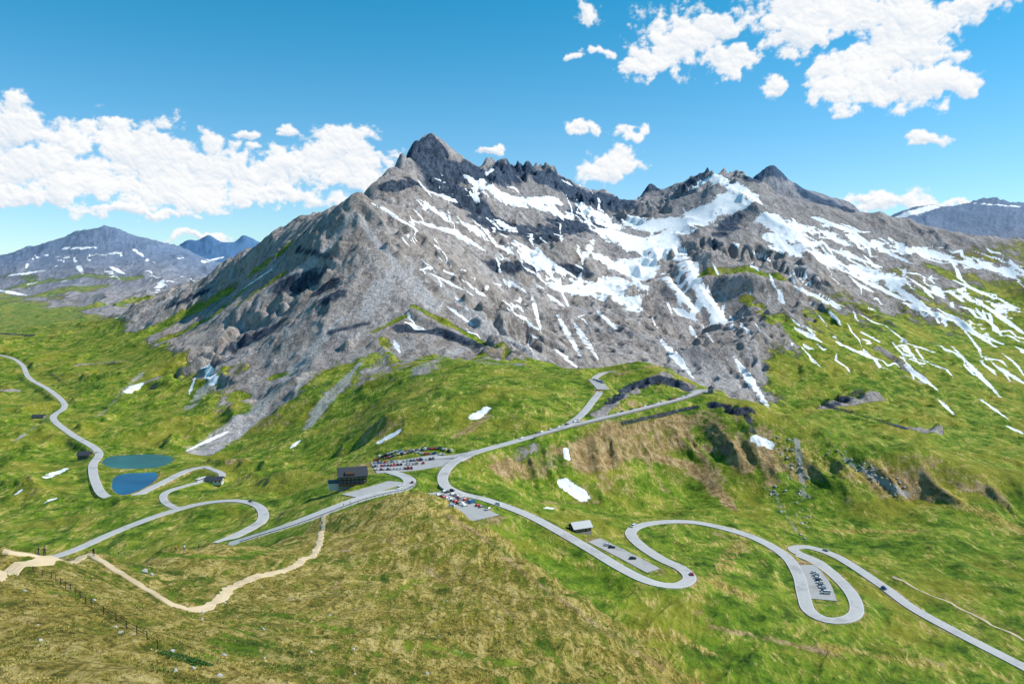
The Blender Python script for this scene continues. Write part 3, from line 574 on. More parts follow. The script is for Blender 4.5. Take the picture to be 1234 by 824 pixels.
strip('footpath',TS,1.9,M['trail'],off=.14,jit=.35,label='tan trodden footpath on the near ridge',drape=True,skirt=.3)
hp=[h for h in (hitF(x,y) for x,y in [(58,673),(40,669),(20,667),(4,664)]) if h]; strip('side_footpath',catmull(hp,1.6),1.2,M['trail'],off=.18,jit=.3,label='narrow footpath branching off at the far left of the near ridge',drape=True,skirt=.3)
hp=[h for h in (hitF(x,y) for x,y in [(1075,695),(1110,712),(1160,735),(1234,772)]) if h]; strip('meadow_footpath',catmull(hp,3),1.8,M['trail'],off=.25,jit=.4,label='faint footpath on the right hand meadow',drape=True,skirt=.6)
# ---------------------------------------------------------------- lakes
def water(name,c0,c1):
    m,nt,b=newmat(name); g=G(nt); pos=g.n('ShaderNodeNewGeometry').outputs['Position']
    c=g.mix(g.ss(.35,.65,g.noise(pos,.02,4,.5)),c0,c1); nt.links.new(c,b.inputs['Base Color']); b.inputs['Roughness'].default_value=.3; b.inputs['Specular IOR Level'].default_value=.1
    bp=g.n('ShaderNodeBump'); bp.inputs['Strength'].default_value=.3; bp.inputs['Distance'].default_value=.1; nt.links.new(g.noise(pos,1.3,3,.5),bp.inputs['Height']); nt.links.new(bp.outputs[0],b.inputs['Normal'])
    return m
for nm,m in (('lower_lake',water('deep_blue_water',(.0,.075,.17),(.004,.13,.25))),('upper_lake',water('teal_water',(.006,.085,.08),(.02,.14,.12)))):
    q=LP[nm]; c=q.mean(0); q=c+(q-c)*1.03; o=mesh_obj(nm,[(a,b,LAKEZ) for a,b in q],[tuple(range(len(q)))],m); tag(o,nm.replace('_',' ')+' on the meadow at left',None,None,'structure')
# ---------------------------------------------------------------- car models
PAINTS={'white':(.75,.75,.74),'silver':(.45,.46,.47),'grey':(.16,.165,.17),'black':(.012,.012,.014),'red':(.5,.02,.015),'dark blue':(.015,.04,.16),'blue':(.03,.16,.45),'dark red':(.2,.01,.015),'beige':(.5,.42,.3)}
CM={k:simple('paint_'+k.replace(' ','_'),v,.3,.04,1.,.2,.6) for k,v in PAINTS.items()}
M['glass']=simple('dark_glass',(.02,.025,.03),.08,.1,1.,0,.8); M['tyre']=simple('tyre_rubber',(.015,.015,.015),.8); M['lamp']=simple('lamp_lens',(.7,.7,.65),.15); M['tail']=simple('tail_lens',(.4,.01,.01),.2)
def loft(sections):
    bm=bmesh.new(); rings=[]
    for s in sections: rings.append([bm.verts.new(p) for p in s])
    for a,b in zip(rings[:-1],rings[1:]):
        m=len(a)
        for i in range(m): bm.faces.new((a[i],a[(i+1)%m],b[(i+1)%m],b[i]))
    bm.faces.new(rings[0][::-1]); bm.faces.new(rings[-1]); return bm
def ringz(x0,x1,w,z,c=.18):
    return [(x0+c,-w,z),(x1-c,-w,z),(x1,-w+c,z),(x1,w-c,z),(x1-c,w,z),(x0+c,w,z),(x0,w-c,z),(x0,-w+c,z)]
def car_body(kind):
    if kind=='car': return loft([ringz(-2.0,2.0,.80,.24),ringz(-2.15,2.15,.88,.42),ringz(-2.12,2.12,.90,.70),ringz(-2.02,1.9,.86,.88),ringz(-1.95,1.0,.80,.98,.2)]), (loft([ringz(-1.85,.95,.78,.96,.12),ringz(-1.45,.28,.64,1.36,.12)])), (loft([ringz(-1.5,.34,.66,1.35,.12),ringz(-1.35,.18,.58,1.44,.12)]))
    if kind=='van': return loft([ringz(-2.5,2.5,.9,.28),ringz(-2.6,2.6,1.0,.5),ringz(-2.6,2.55,1.0,1.05),ringz(-2.58,2.0,.98,1.25)]), loft([ringz(-2.5,1.95,.95,1.23,.1),ringz(-2.45,1.35,.88,1.85,.1)]), loft([ringz(-2.52,1.4,.92,1.84,.12),ringz(-2.45,1.25,.84,2.02,.12)])
    return loft([ringz(-5.6,5.6,1.2,.4,.25),ringz(-5.7,5.7,1.25,.7,.25),ringz(-5.7,5.7,1.25,1.5,.25)]), loft([ringz(-5.66,5.66,1.22,1.49,.25),ringz(-5.6,5.5,1.18,2.45,.25)]), loft([ringz(-5.68,5.6,1.24,2.44,.25),ringz(-5.5,5.4,1.1,3.05,.25)])
def wheel_bm(r,w):
    bm=bmesh.new(); bmesh.ops.create_cone(bm,cap_ends=True,segments=14,radius1=r,radius2=r,depth=w,matrix=Matrix.Rotation(math.pi/2,4,'X')); return bm
def make_car(kind):
    root=thing({'car':'parked_car','van':'parked_van','bus':'coach'}[kind],None,None,(0,0,-1000))
    b,gl,rf=car_body(kind)
    bm_obj('body',b,CM['white'],root); bm_obj('window_band',gl,M['glass'],root); bm_obj('roof',rf,CM['white'],root)
    X={'car':1.3,'van':1.6,'bus':3.5}[kind]; yw={'car':.8,'van':.9,'bus':1.12}[kind]; r={'car':.33,'van':.36,'bus':.5}[kind]; fx={'car':2.13,'van':2.56,'bus':5.7}[kind]; hz={'car':.62,'van':.85,'bus':.9}[kind]
    wm=None
    for sx in (1,-1):
        for sy in (1,-1):
            if wm is None: w=bm_obj('wheel',wheel_bm(r,.24),M['tyre'],root); wm=w.data
            else: w=bpy.data.objects.new('wheel',wm); COL.objects.link(w); w.parent=root
            w.location=(sx*X,sy*yw,r)
    for nm,sx,mt in (('headlight',1,'lamp'),('tail_light',-1,'tail')):
        for sy in (1,-1):
            bm=bmesh.new(); box(bm,(sx*fx,sy*(yw-.22),hz),(.1,.3,.16)); bm_obj(nm,bm,M[mt],root)
    return root
PROTO={k:make_car(k) for k in ('car','van','bus')}; used=set()
def put_car(X,Y,rz,colour,label,group,kind='car',name=None):
    src=PROTO[kind]
    if kind not in used: root=src; kids=list(src.children); used.add(kind); 
    else:
        root=src.copy(); COL.objects.link(root); kids=[]
        for ch in src.children:
            c=ch.copy(); COL.objects.link(c); c.parent=root; kids.append(c)
    root.location=(X,Y,surf(X,Y)); root.rotation_euler=(0,0,rz)
    if name: root.name=name
    for c in kids:
        if c.name.startswith(('body','roof')):
            c.material_slots[0].link='OBJECT'; c.material_slots[0].material=CM[colour]
    tag(root,label,kind,group); return root
ORD=['first','second','third','fourth','fifth','sixth','seventh','eighth','ninth','tenth','eleventh','twelfth','thirteenth','fourteenth','fifteenth','sixteenth','seventeenth','eighteenth','nineteenth','twentieth']+['%dth'%i for i in range(21,40)]
palette=['white']*7+['silver']*4+['grey']*4+['black']*5+['red']*3+['dark blue']*3+['blue','dark red','beige']
def row(a,b,nn,where,group,ang=90,gap=.08,van=.12,cols=None):
    p=hitF(*a); q=hitF(*b)
    if not p or not q: print('row miss',where); return
    ax=math.atan2(q[1]-p[1],q[0]-p[0]); Ln=math.hypot(q[0]-p[0],q[1]-p[1])
    if Ln/nn<2.4: nn=int(Ln/2.4)
    idx=0
    for i in range(nn):
        t=(i+.5)/nn
        if random.random()<gap: continue
        colour=(cols[i%len(cols)] if cols else random.choice(palette)); kd='van' if random.random()<van else 'car'
        X=p[0]+(q[0]-p[0])*t; Y=p[1]+(q[1]-p[1])*t+random.uniform(-.5,.5)
        lab='%s %s, %s from left in the %s'%(colour,kd,ORD[idx],where); idx+=1
        put_car(X,Y,ax+math.radians(ang)+random.uniform(-.07,.07)+(math.pi if random.random()<.4 else 0),colour,lab,group,kd)
G1='cars in the car park behind the lodge'
row((456,551),(546,544),26,'farthest row behind the lodge',G1)
row((452,555),(536,549),24,'second farthest row behind the lodge',G1)
row((450,559),(524,554),21,'middle row behind the lodge',G1)
row((450,563),(512,559),18,'second nearest row behind the lodge',G1)
row((453,567),(498,565),13,'nearest row behind the lodge',G1)
G2='cars in the roadside car park below the lodge'
row((528,590),(554,600),8,'upper row of the roadside car park',G2,cols=['silver','red','white','black','dark blue','white','grey'])
row((527,597),(562,611),10,'middle row of the roadside car park',G2,cols=['white','black','red','silver','white','grey','red','black','white'])
row((552,600),(590,616),10,'right hand row, roadside car park',G2,gap=.2)
row((540,611),(580,628),9,'lower row of the roadside car park',G2,gap=.35)
row((730,657),(765,675),7,'row beside the small hut',"cars parked beside the small hut",ang=60,gap=.3,cols=['white','black','silver','white','grey'])
row((981,690),(996,717),9,'row inside the right bend',"cars parked inside the right hand bend",ang=90,gap=.0,cols=['white','silver','white','black','white','grey','white','dark blue','white'])
row((640,524.5),(700,508),12,'line along the lower ridge road','cars parked along the ridge road',ang=0,gap=.35)
row((735,500),(830,477),18,'line along the upper ridge road','cars parked along the ridge road',ang=0,gap=.2)
row((715,458),(727,463),5,'row at the knoll car park','cars at the knoll car park',ang=90,gap=0)
row((106,549),(118,546),4,'row beside the lake house','cars beside the lake house',ang=80,gap=0)
def on_road(nm,frac,side,colour,label,kind='car',name='driving_car'):
    w,S=SAMP[nm]; i=int(frac*(len(S)-2)); d=S[i+1]-S[i]; d=d[:2]/np.linalg.norm(d[:2]); X=S[i,0]+d[1]*side; Y=S[i,1]-d[0]*side
    put_car(X,Y,math.atan2(d[1],d[0])+(math.pi if side<0 else 0),colour,label,'vehicles driving on the roads',kind,name)
on_road('lower_road',.52,1.7,'dark blue','dark blue car driving alone on the lower right road')
on_road('lower_road',.30,-1.7,'silver','silver car on the road just right of the bend car park')
on_road('valley_road',.22,1.7,'white','white car driving on the straight above the small hut')
on_road('valley_road',.17,1.7,'black','black car on the straight just below the roadside car park')
on_road('valley_road',.57,-1.7,'white','white van on the upper bend of the S curve','van','driving_van')
on_road('valley_road',.44,1.7,'red','red car in the lower left turn of the S curve')
on_road('ridge_road',.25,-1.7,'white','white car at the start of the ridge road')
on_road('meadow_road',.45,1.7,'black','black car on the meadow loop left of the lodge')
on_road('lake_road',.62,1.7,'white','white car on the lake road above the fork')
on_road('lake_link_road',.42,1.2,'white','white coach on the bends right of the lakes','bus','driving_coach')
on_road('hairpin_road',.42,1.7,'white','white van parked on the hairpin below the lodge','van','driving_van')
on_road('hairpin_road',.3,-1.7,'dark red','dark red car on the hairpin below the lodge')
# ---------------------------------------------------------------- buildings
M['wood']=simple('dark_timber',(.075,.045,.028),.8,.3,1.5); M['stone']=simple('rubble_stone',(.30,.28,.25),.9,.35,.9); M['slate']=simple('dark_slate_roof',(.045,.05,.06),.55,.3,1.2)
M['plaster']=simple('pale_plaster',(.62,.60,.56),.8,.08,.8); M['tin']=simple('pale_tin_roof',(.42,.43,.44),.5,.15,.6,.2); M['win']=simple('window_glass',(.03,.045,.06),.1,.2,1.,0,.9); M['frame']=simple('white_frame',(.7,.7,.68),.5); M['conc']=simple('weathered_concrete',(.13,.125,.12),.9,.4,.3); M['steel']=simple('galvanised_steel',(.42,.43,.44),.45,.1,2.,.6); M['darksteel']=simple('dark_fence_metal',(.025,.022,.02),.6)
def gable(bm,x0,x1,y0,y1,z0,h,over=.6,th=.3):
    ym=(y0+y1)/2; ya,yb=y0-over,y1+over; xa,xb=x0-over,x1+over; sl=h/(ym-y0); zo=z0-over*sl
    pr=[(ya,zo),(ym,z0+h),(yb,zo),(yb,zo+th),(ym,z0+h+th*1.3),(ya,zo+th)]
    A_=[bm.verts.new((xa,p[0],p[1])) for p in pr]; B_=[bm.verts.new((xb,p[0],p[1])) for p in pr]; m=6
    for i in range(m): bm.faces.new((A_[i],A_[(i+1)%m],B_[(i+1)%m],B_[i]))
    bm.faces.new((A_[0],A_[1],A_[4],A_[5])); bm.faces.new((A_[1],A_[2],A_[3],A_[4])); bm.faces.new((B_[0],B_[1],B_[4],B_[5])); bm.faces.new((B_[1],B_[2],B_[3],B_[4]))
def walls(bm,x0,x1,y0,y1,z0,z1,h):
    ym=(y0+y1)/2; v=[]
    for x in (x0,x1): v.append([bm.verts.new(p) for p in ((x,y0,z0),(x,y1,z0),(x,y1,z1),(x,ym,z1+h),(x,y0,z1))])
    a,b=v; m=5
    for i in range(m): bm.faces.new((a[i],a[(i+1)%m],b[(i+1)%m],b[i]))
    bm.faces.new(a[::-1]); bm.faces.new(b)
def window_part(root,x,y,z,w,h,face='y',s=-1):
    bm=bmesh.new(); d=.12
    if face=='y': box(bm,(x,y+s*.06,z),(w,d,h))
    else: box(bm,(x+s*.06,y,z),(d,w,h))
    f=bm_obj('window',bm,M['frame'],root); bm=bmesh.new()
    if face=='y': box(bm,(x,y+s*.10,z),(w-.25,d,h-.25))
    else: box(bm,(x+s*.10,y,z),(d,w-.25,h-.25))
    bm_obj('pane',bm,M['win'],f)
def house(name,label,px,py,rz,Ln,Wd,hw,hr,wallm,roofm,base=0,nwin=4,rows=1,chim=True,cat='building'):
    h=hitF(px,py); root=thing(name,label,cat,(h[0],h[1],surf(h[0],h[1])),rz)
    if base:
        bm=bmesh.new(); box(bm,(0,0,base/2-2),(Ln+.5,Wd+.5,base+4)); bm_obj('stone_base',bm,M['stone'],root)
    bm=bmesh.new(); walls(bm,-Ln/2,Ln/2,-Wd/2,Wd/2,base-1.5*(base==0),base+hw,hr); bm_obj('wall',bm,wallm,root)
    bm=bmesh.new(); gable(bm,-Ln/2,Ln/2,-Wd/2,Wd/2,base+hw+.02,hr,over=.9); rf=bm_obj('roof',bm,roofm,root)
    if chim: bm=bmesh.new(); box(bm,(Ln*.2,.8,base+hw+hr),(1,1,2.2)); bm_obj('chimney',bm,M['stone'],rf)
    for r in range(rows):
        for i in range(nwin): window_part(root,-Ln/2+(i+.5)*Ln/nwin,-Wd/2,base+hw*(r+.55)/rows,Ln/nwin*.55,hw/rows*.5)
        for yy in (-Wd/4,Wd/4):
            window_part(root,-Ln/2,yy,base+hw*(r+.55)/rows,1.4,hw/rows*.5,'x',-1); window_part(root,Ln/2,yy,base+hw*(r+.55)/rows,1.4,hw/rows*.5,'x',1)
    return root
lodge=house('mountain_lodge','large dark timber lodge with slate gable roof beside the car park',425,586,math.radians(14),19,12,6.2,4.6,M['wood'],M['slate'],base=3,nwin=7,rows=2)
bm=bmesh.new(); box(bm,(0,-7.4,3.1),(19.5,2.4,.25)); 
bal=bm_obj('balcony',bm,M['wood'],lodge); bm=bmesh.new(); box(bm,(0,-8.55,3.75),(19.5,.08,1.0)); bm_obj('balustrade',bm,M['wood'],bal)
bm=bmesh.new(); box(bm,(6.5,-6.4,1.3),(2,.25,2.4)); bm_obj('door',bm,M['frame'],lodge)
bm=bmesh.new(); walls(bm,-3.2,3.2,-4,0,0,1,1.2); dm=bm_obj('dormer',bm,M['wood'],lodge); dm.location=(-2,-2.4,9.8)
bm=bmesh.new(); box(bm,(-13,1,1.4),(7,9,5)); an=bm_obj('annexe',bm,M['plaster'],lodge); bm=bmesh.new(); box(bm,(-13,1,4.1),(7.8,9.8,.35)); bm_obj('annexe_roof',bm,M['slate'],an)
hut=house('roadside_hut','small hut with pale grey roof beside the road to the S bends',699,640,math.radians(24),12,7.5,3.1,2.6,M['wood'],M['tin'],base=.6,nwin=3,chim=False,cat='hut')
bm=bmesh.new(); box(bm,(6.06,0,1.9),(.1,7.3,3.0)); bm_obj('gable_wall',bm,M['plaster'],hut)
house('lake_house','dark roofed house at the road fork left of the lakes',102,553,math.radians(10),12,9,4.5,3,M['wood'],M['slate'],base=1,nwin=4)
house('roadside_barn','small dark barn by the left hand road above the lakes',47,504,math.radians(5),16,9,3,2.4,M['stone'],M['slate'],nwin=3,chim=False,cat='barn')
house('meadow_inn','low inn with dark roof on the meadow right of the lakes',259,581,math.radians(4),14,8,3.2,2.2,M['plaster'],M['slate'],nwin=4,cat='inn')
h=hitF(857,473); cz=surf(h[0],h[1])
ch=thing('lookout_chapel','squat round stone memorial at the end of the ridge road','memorial',(h[0],h[1],cz))
def lathe(prof,seg=20):
    bm=bmesh.new(); rings=[[bm.verts.new((r*math.cos(2*math.pi*i/seg),r*math.sin(2*math.pi*i/seg),z)) for i in range(seg)] for r,z in prof]
    for a,b in zip(rings[:-1],rings[1:]):
        for i in range(seg): bm.faces.new((a[i],a[(i+1)%seg],b[(i+1)%seg],b[i]))
    bm.faces.new(rings[0][::-1]); bm.faces.new(rings[-1]); return bm
bm_obj('wall',lathe([(3.6,-3),(3.4,0),(3.2,5.2)]),M['stone'],ch); bm_obj('roof',lathe([(3.8,5.2),(3.7,5.5),(.3,7.6)]),M['slate'],ch)
bm=bmesh.new(); box(bm,(0,-3.35,1.2),(1.3,.4,2.4)); bm_obj('door',bm,M['wood'],ch)
bm=bmesh.new(); box(bm,(0,0,8.3),(.15,.15,1.6)); box(bm,(0,0,8.5),(.8,.14,.15)); bm_obj('cross',bm,M['darksteel'],ch)
w,S=SAMP['ridge_road']
def side_wall(S,off,top,bot,th,a,b):
    Tn=np.gradient(S[:,:2],axis=0); Tn/=np.linalg.norm(Tn,axis=1)[:,None]; Nn=np.stack([Tn[:,1],-Tn[:,0]],1)
    i0=int(a*len(S)); i1=int(b*len(S)); Vv=[];Ff=[]
    for i in range(i0,i1):
        p=S[i];q=Nn[i]
        for t,z in ((off,top),(off+th,top),(off+th+.4,-bot),(off,-bot)): Vv.append((p[0]+q[0]*t,p[1]+q[1]*t,p[2]+z))
    for i in range(i1-i0-1):
        for k in range(4): a_=i*4+k; b_=i*4+(k+1)%4; Ff.append((a_,b_,b_+4,a_+4))
    n_=(i1-i0-1)*4; Ff+= [(3,2,1,0),(n_,n_+1,n_+2,n_+3)]
    return Vv,Ff
rw=thing('retaining_wall','long grey stone retaining wall below the ridge road','wall',(0,0,0))
Vv,Ff=side_wall(S,4.2,.1,5.0,1.8,.42,.99); mesh_obj('wall',Vv,Ff,M['conc'],rw)
Vv,Ff=side_wall(S,4.15,.95,-.11,.5,.28,.99); mesh_obj('parapet',Vv,Ff,M['stone'],rw)
Tn=np.gradient(S[:,:2],axis=0); Tn/=np.linalg.norm(Tn,axis=1)[:,None]
for i in range(int(.5*len(S)),int(.97*len(S)),5):
    nx,ny=Tn[i,1],-Tn[i,0]; bm=bmesh.new(); box(bm,(S[i,0]+nx*6.5,S[i,1]+ny*6.5,S[i,2]-2.6),(1.2,.9,4.6),math.atan2(Tn[i,1],Tn[i,0])); bm_obj('buttress',bm,M['stone'],rw)
def rail(name,label,S,off,a,b,step,hgt,mat,side=1):
    root=thing(name,label,'guardrail',(0,0,0)); Tn=np.gradient(S[:,:2],axis=0); Tn/=np.linalg.norm(Tn,axis=1)[:,None]
    i0,i1=int(a*len(S)),int(b*len(S)); Vv=[];Ff=[]
    for i in range(i0,i1):
        nx,ny=Tn[i,1]*side,-Tn[i,0]*side
        for t,z in ((off,hgt-.35),(off+.12,hgt-.35),(off+.12,hgt),(off,hgt)): Vv.append((S[i,0]+nx*t,S[i,1]+ny*t,S[i,2]+z))
    for i in range(i1-i0-1):
        for k in range(4): a_=i*4+k; b_=i*4+(k+1)%4; Ff.append((a_,b_,b_+4,a_+4))
    mesh_obj('rail',Vv,Ff,mat,root); first=None
    for i in range(i0,i1,step):
        nx,ny=Tn[i,1]*side,-Tn[i,0]*side
        if first is None: bm=bmesh.new(); box(bm,(0,0,hgt/2-.3),(.16,.16,hgt+.6)); o=bm_obj('post',bm,mat,root); first=o
        else: o=bpy.data.objects.new('post',first.data); COL.objects.link(o); o.parent=root
        o.location=(S[i,0]+nx*(off+.22),S[i,1]+ny*(off+.22),S[i,2])
w,S=SAMP['hairpin_road']; rail('guardrail','dark steel guardrail along the near edge of the hairpin road',S,4.6,.28,.97,2,1.1,M['darksteel'],side=-1)
w,S=SAMP['valley_road']; rail('guardrail','steel guardrail beside the roadside car park bend',S,4.0,.03,.14,2,.9,M['steel'],side=1)
# ---------------------------------------------------------------- hillside fence
pp=[(40,690),(62,697),(85,712),(110,730),(140,750),(165,765),(190,782)]
FS=catmull([h for h in (hitF(a,b) for a,b in pp) if h],2.8)
fe=thing('wire_fence','dark wire fence on posts running down the near slope','fence',(0,0,0)); fp=None; tops=[]
for p in FS:
    z=ground(p[0],p[1]); tops.append((p[0],p[1],z))
    if fp is None: bm=bmesh.new(); bmesh.ops.create_cone(bm,cap_ends=True,segments=8,radius1=.06,radius2=.05,depth=1.35,matrix=Matrix.Translation((0,0,.4))); o=bm_obj('post',bm,M['darksteel'],fe); fp=o
    else: o=bpy.data.objects.new('post',fp.data); COL.objects.link(o); o.parent=fe
    o.location=(p[0],p[1],z)
for hh in (.35,.65,.95):
    Vv=[];Ff=[]
    for (x,y,z) in tops:
        Vv+=[(x-.02,y,z+hh-.02),(x+.02,y,z+hh-.02),(x,y,z+hh+.03)]
    for i in range(len(tops)-1):
        for k in range(3): a_=i*3+k;b_=i*3+(k+1)%3; Ff.append((a_,b_,b_+3,a_+3))
    mesh_obj('wire',Vv,Ff,M['darksteel'],fe)
# ---------------------------------------------------------------- boulders
M['boulder']=simple('boulder_stone',(.42,.40,.37),.95,.4,1.2)
def boulder_mesh(seed):
    bm=bmesh.new(); bmesh.ops.create_icosphere(bm,subdivisions=3,radius=1); r=random.Random(seed); pl=[(Vector((r.uniform(-1,1),r.uniform(-1,1),r.uniform(-.6,1))).normalized(),r.uniform(.55,.85)) for _ in range(9)]
    for v in bm.verts:
        for nrm,d in pl:
            k=v.co.dot(nrm)
            if k>d: v.co-=nrm*(k-d)*.9
        v.co.z*=.75; v.co*=1+r.uniform(-.02,.02)
    me=bpy.data.meshes.new('boulder'); bm.to_mesh(me); bm.free(); me.materials.append(M['boulder']); return me
BM=[boulder_mesh(s) for s in range(6)]
def boulder(px,py,size,label,group=None):
    h=hitF(px,py)
    if not h: return
    o=bpy.data.objects.new('boulder',random.choice(BM)); COL.objects.link(o); s=size*random.uniform(.8,1.2); o.scale=(s*random.uniform(.8,1.3),s,s*random.uniform(.7,1.1)); o.rotation_euler=(random.uniform(-.3,.3),random.uniform(-.3,.3),random.uniform(0,6)); o.location=(h[0],h[1],h[2]+s*.15); tag(o,label,'boulder',group)
for (a,b),(c,d),nn in (((945,525),(968,600),40),((1000,540),(1095,598),46),((925,585),(975,640),24)):
    for k in range(nn):
        t=random.random(); boulder(a+(c-a)*t+random.gauss(0,9),b+(d-b)*t+random.gauss(0,6),random.uniform(.5,1.8),'grey boulder in the rock debris on the slope right of the lookout','boulders on the slope right of the lookout')
boulder(174,689,.75,'left of two pale boulders in the bend of the footpath'); boulder(182,692,.6,'right of two pale boulders in the bend of the footpath')
for k in range(50):
    boulder(random.uniform(10,560),random.uniform(700,815),random.uniform(.12,.35),'small stone on the dry grass of the near slope','small stones on the near slope')
# ---------------------------------------------------------------- people
SK=simple('skin',(.45,.27,.18),.6,.05); HAIR=simple('dark_hair',(.03,.02,.012),.7)
CL={k:simple('cloth_'+k.replace(' ','_'),v,.85,.1) for k,v in {'black':(.015,.015,.018),'red':(.5,.03,.02),'white':(.7,.7,.68),'blue':(.04,.12,.4),'grey':(.2,.2,.21),'orange':(.6,.18,.02),'green':(.05,.2,.06),'denim':(.05,.08,.16),'khaki':(.28,.22,.12)}.items()}
def person_mesh(pose):
    st_=.28 if pose=='walk' else .04
    hipz=.92
    J={'pel':(0,0,hipz,.15),'wai':(0,.01,1.08,.13),'che':(0,0,1.30,.16),'nec':(0,0,1.47,.06),'hd0':(0,.01,1.56,.085),'hd1':(0,.02,1.66,.105),'hd2':(0,.01,1.74,.07),'nose':(0,.115,1.62,.02)}
    E=[('pel','wai'),('wai','che'),('che','nec'),('nec','hd0'),('hd0','hd1'),('hd1','hd2'),('hd1','nose')]
    for s,n_ in ((1,'l'),(-1,'r')):
        f=s*st_
        J['hip'+n_]=(s*.10,0,.86,.10); J['kne'+n_]=(s*.11,f*.55+.03,.49,.065); J['ank'+n_]=(s*.11,f,.09,.045); J['toe'+n_]=(s*.12,f+.17,.035,.035)
        E+=[('pel','hip'+n_),('hip'+n_,'kne'+n_),('kne'+n_,'ank'+n_),('ank'+n_,'toe'+n_)]
        g_=-f*.7
        if pose=='point' and s==1: el=(.33,.25,1.32,.042); wr=(.34,.48,1.40,.032); hd=(.34,.57,1.43,.03)
        else: el=(s*.27,g_*.5-.02,1.12,.042); wr=(s*.28,g_+.06,.88,.032); hd=(s*.27,g_+.09,.79,.035)
        J['sho'+n_]=(s*.19,0,1.40,.065); J['elb'+n_]=el; J['wri'+n_]=wr; J['han'+n_]=hd
        E+=[('che','sho'+n_),('sho'+n_,'elb'+n_),('elb'+n_,'wri'+n_),('wri'+n_,'han'+n_)]
        for q in range(4):
            J['fin%s%d'%(n_,q)]=(hd[0]+(q-1.5)*.018,hd[1]+.02,hd[2]-.075+.008*abs(q-1.5) if not(pose=='point' and s==1) else hd[2]-.01*q,.008); E.append(('han'+n_,'fin%s%d'%(n_,q)))
        J['thu'+n_]=(hd[0]-s*.035,hd[1]+.045,hd[2]-.02,.009); E.append(('han'+n_,'thu'+n_))
    ks=list(J); me=bpy.data.meshes.new('person_rig'); me.from_pydata([J[k_][:3] for k_ in ks],[(ks.index(a),ks.index(b)) for a,b in E],[])
    o=bpy.data.objects.new('person_rig',me); COL.objects.link(o); m=o.modifiers.new('s','SKIN'); m.use_smooth_shade=True
    for i,k_ in enumerate(ks): me.skin_vertices[0].data[i].radius=(J[k_][3],J[k_][3]); me.skin_vertices[0].data[i].use_root=(k_=='pel')
    s2=o.modifiers.new('b','SUBSURF'); s2.levels=1
    dg=bpy.context.evaluated_depsgraph_get(); ev=o.evaluated_get(dg); out=bpy.data.meshes.new_from_object(ev); bpy.data.objects.remove(o)
    out.materials.clear()
    for mt in (SK,CL['red'],CL['denim'],CL['black']): out.materials.append(mt)
    mi=[]
    for p in out.polygons:
        c=p.center
        mi.append(3 if c.z<.11 else 2 if (c.z<.96 and abs(c.x)<.22) else 0 if (c.z>1.47 or (abs(c.x)>.22 and c.z<1.2)or c.y>.35) else 1)
    out.polygons.foreach_set('material_index',mi); return out
PM={p:person_mesh(p) for p in ('stand','walk','point')}
bm=bmesh.new(); bmesh.ops.create_uvsphere(bm,u_segments=14,v_segments=9,radius=.118); 
bmesh.ops.delete(bm,geom=[v for v in bm.verts if v.co.z<-.02 and v.co.y>.0],context='VERTS'); hm=bpy.data.meshes.new('hair'); bm.to_mesh(hm); bm.free(); hm.materials.append(HAIR)
bm=bmesh.new(); box(bm,(0,0,0),(.28,.16,.42)); bmesh.ops.bevel(bm,geom=bm.edges[:],offset=.05,segments=2,affect='EDGES'); pk=bpy.data.meshes.new('backpack'); bm.to_mesh(pk); bm.free(); pk.materials.append(CL['black'])
def person(px,py,pose,top,leg,rz,label,pack=False,group='people on the near ridge'):
    h=hitF(px,py)
    if not h: return
    o=bpy.data.objects.new('person',PM[pose]); COL.objects.link(o); o.location=(h[0],h[1],surf(h[0],h[1])); o.rotation_euler=(0,0,rz); s=random.uniform(.98,1.06); o.scale=(s,s,s)
    for i,m in ((1,CL[top]),(2,CL[leg])): o.material_slots[i].link='OBJECT'; o.material_slots[i].material=m
    hh=bpy.data.objects.new('hair',hm); COL.objects.link(hh); hh.parent=o; hh.location=(0,-.005,1.69)
    if pack: b_=bpy.data.objects.new('backpack',pk); COL.objects.link(b_); b_.parent=o; b_.location=(0,-.2,1.25)
    tag(o,label,'person',group)
person(47,670,'stand','black','denim',2.5,'person in black top, left of the pair at the far left of the footpath')
person(54,671,'walk','khaki','black',.6,'person in khaki top, right of the pair at the far left of the footpath',True)
person(113,670,'stand','black','black',.2,'lone person in black standing beside the footpath near its left fork')
person(137,668,'walk','red','black',1.6,'person in red top walking left of the group of three on the crest')
person(143,668,'stand','black','denim',3.,'person in black top, middle of the group of three on the crest',True)
person(150,668,'point','grey','black',-.5,'person in grey top pointing, right of the group of three on the crest')
person(212,664,'walk','orange','black',1.5,'person in orange top on the crest above the path bend')
person(222,664,'stand','white','denim',.4,'person in white top on the crest above the path bend')
person(240,664,'walk','black','khaki',1.2,'person in black top, rightmost walker on the crest above the path')
person(388,632,'walk','blue','black',.3,'person in blue top walking up the end of the footpath',True)
G3='people at the hairpin below the lodge'
for a,b,ps,tp,lg,rz,lb in [(414,611,'stand','red','denim',.3,'person in red top leftmost at the hairpin railing'),(422,608,'walk','black','khaki',1.,'person in black top, second from left at the hairpin railing'),(444,604,'walk','white','denim',1.3,'person in white top at the hairpin railing'),(448,604,'stand','black','black',.3,'person all in black in the middle of the hairpin railing'),(457,601,'point','orange','khaki',0,'person in orange top pointing at the hairpin railing'),(468,599,'stand','blue','khaki',.3,'person in blue top at the hairpin railing'),(476,597,'stand','grey','denim',2,'person in grey top rightmost at the hairpin railing')]: person(a,b,ps,tp,lg,rz,lb,group=G3)
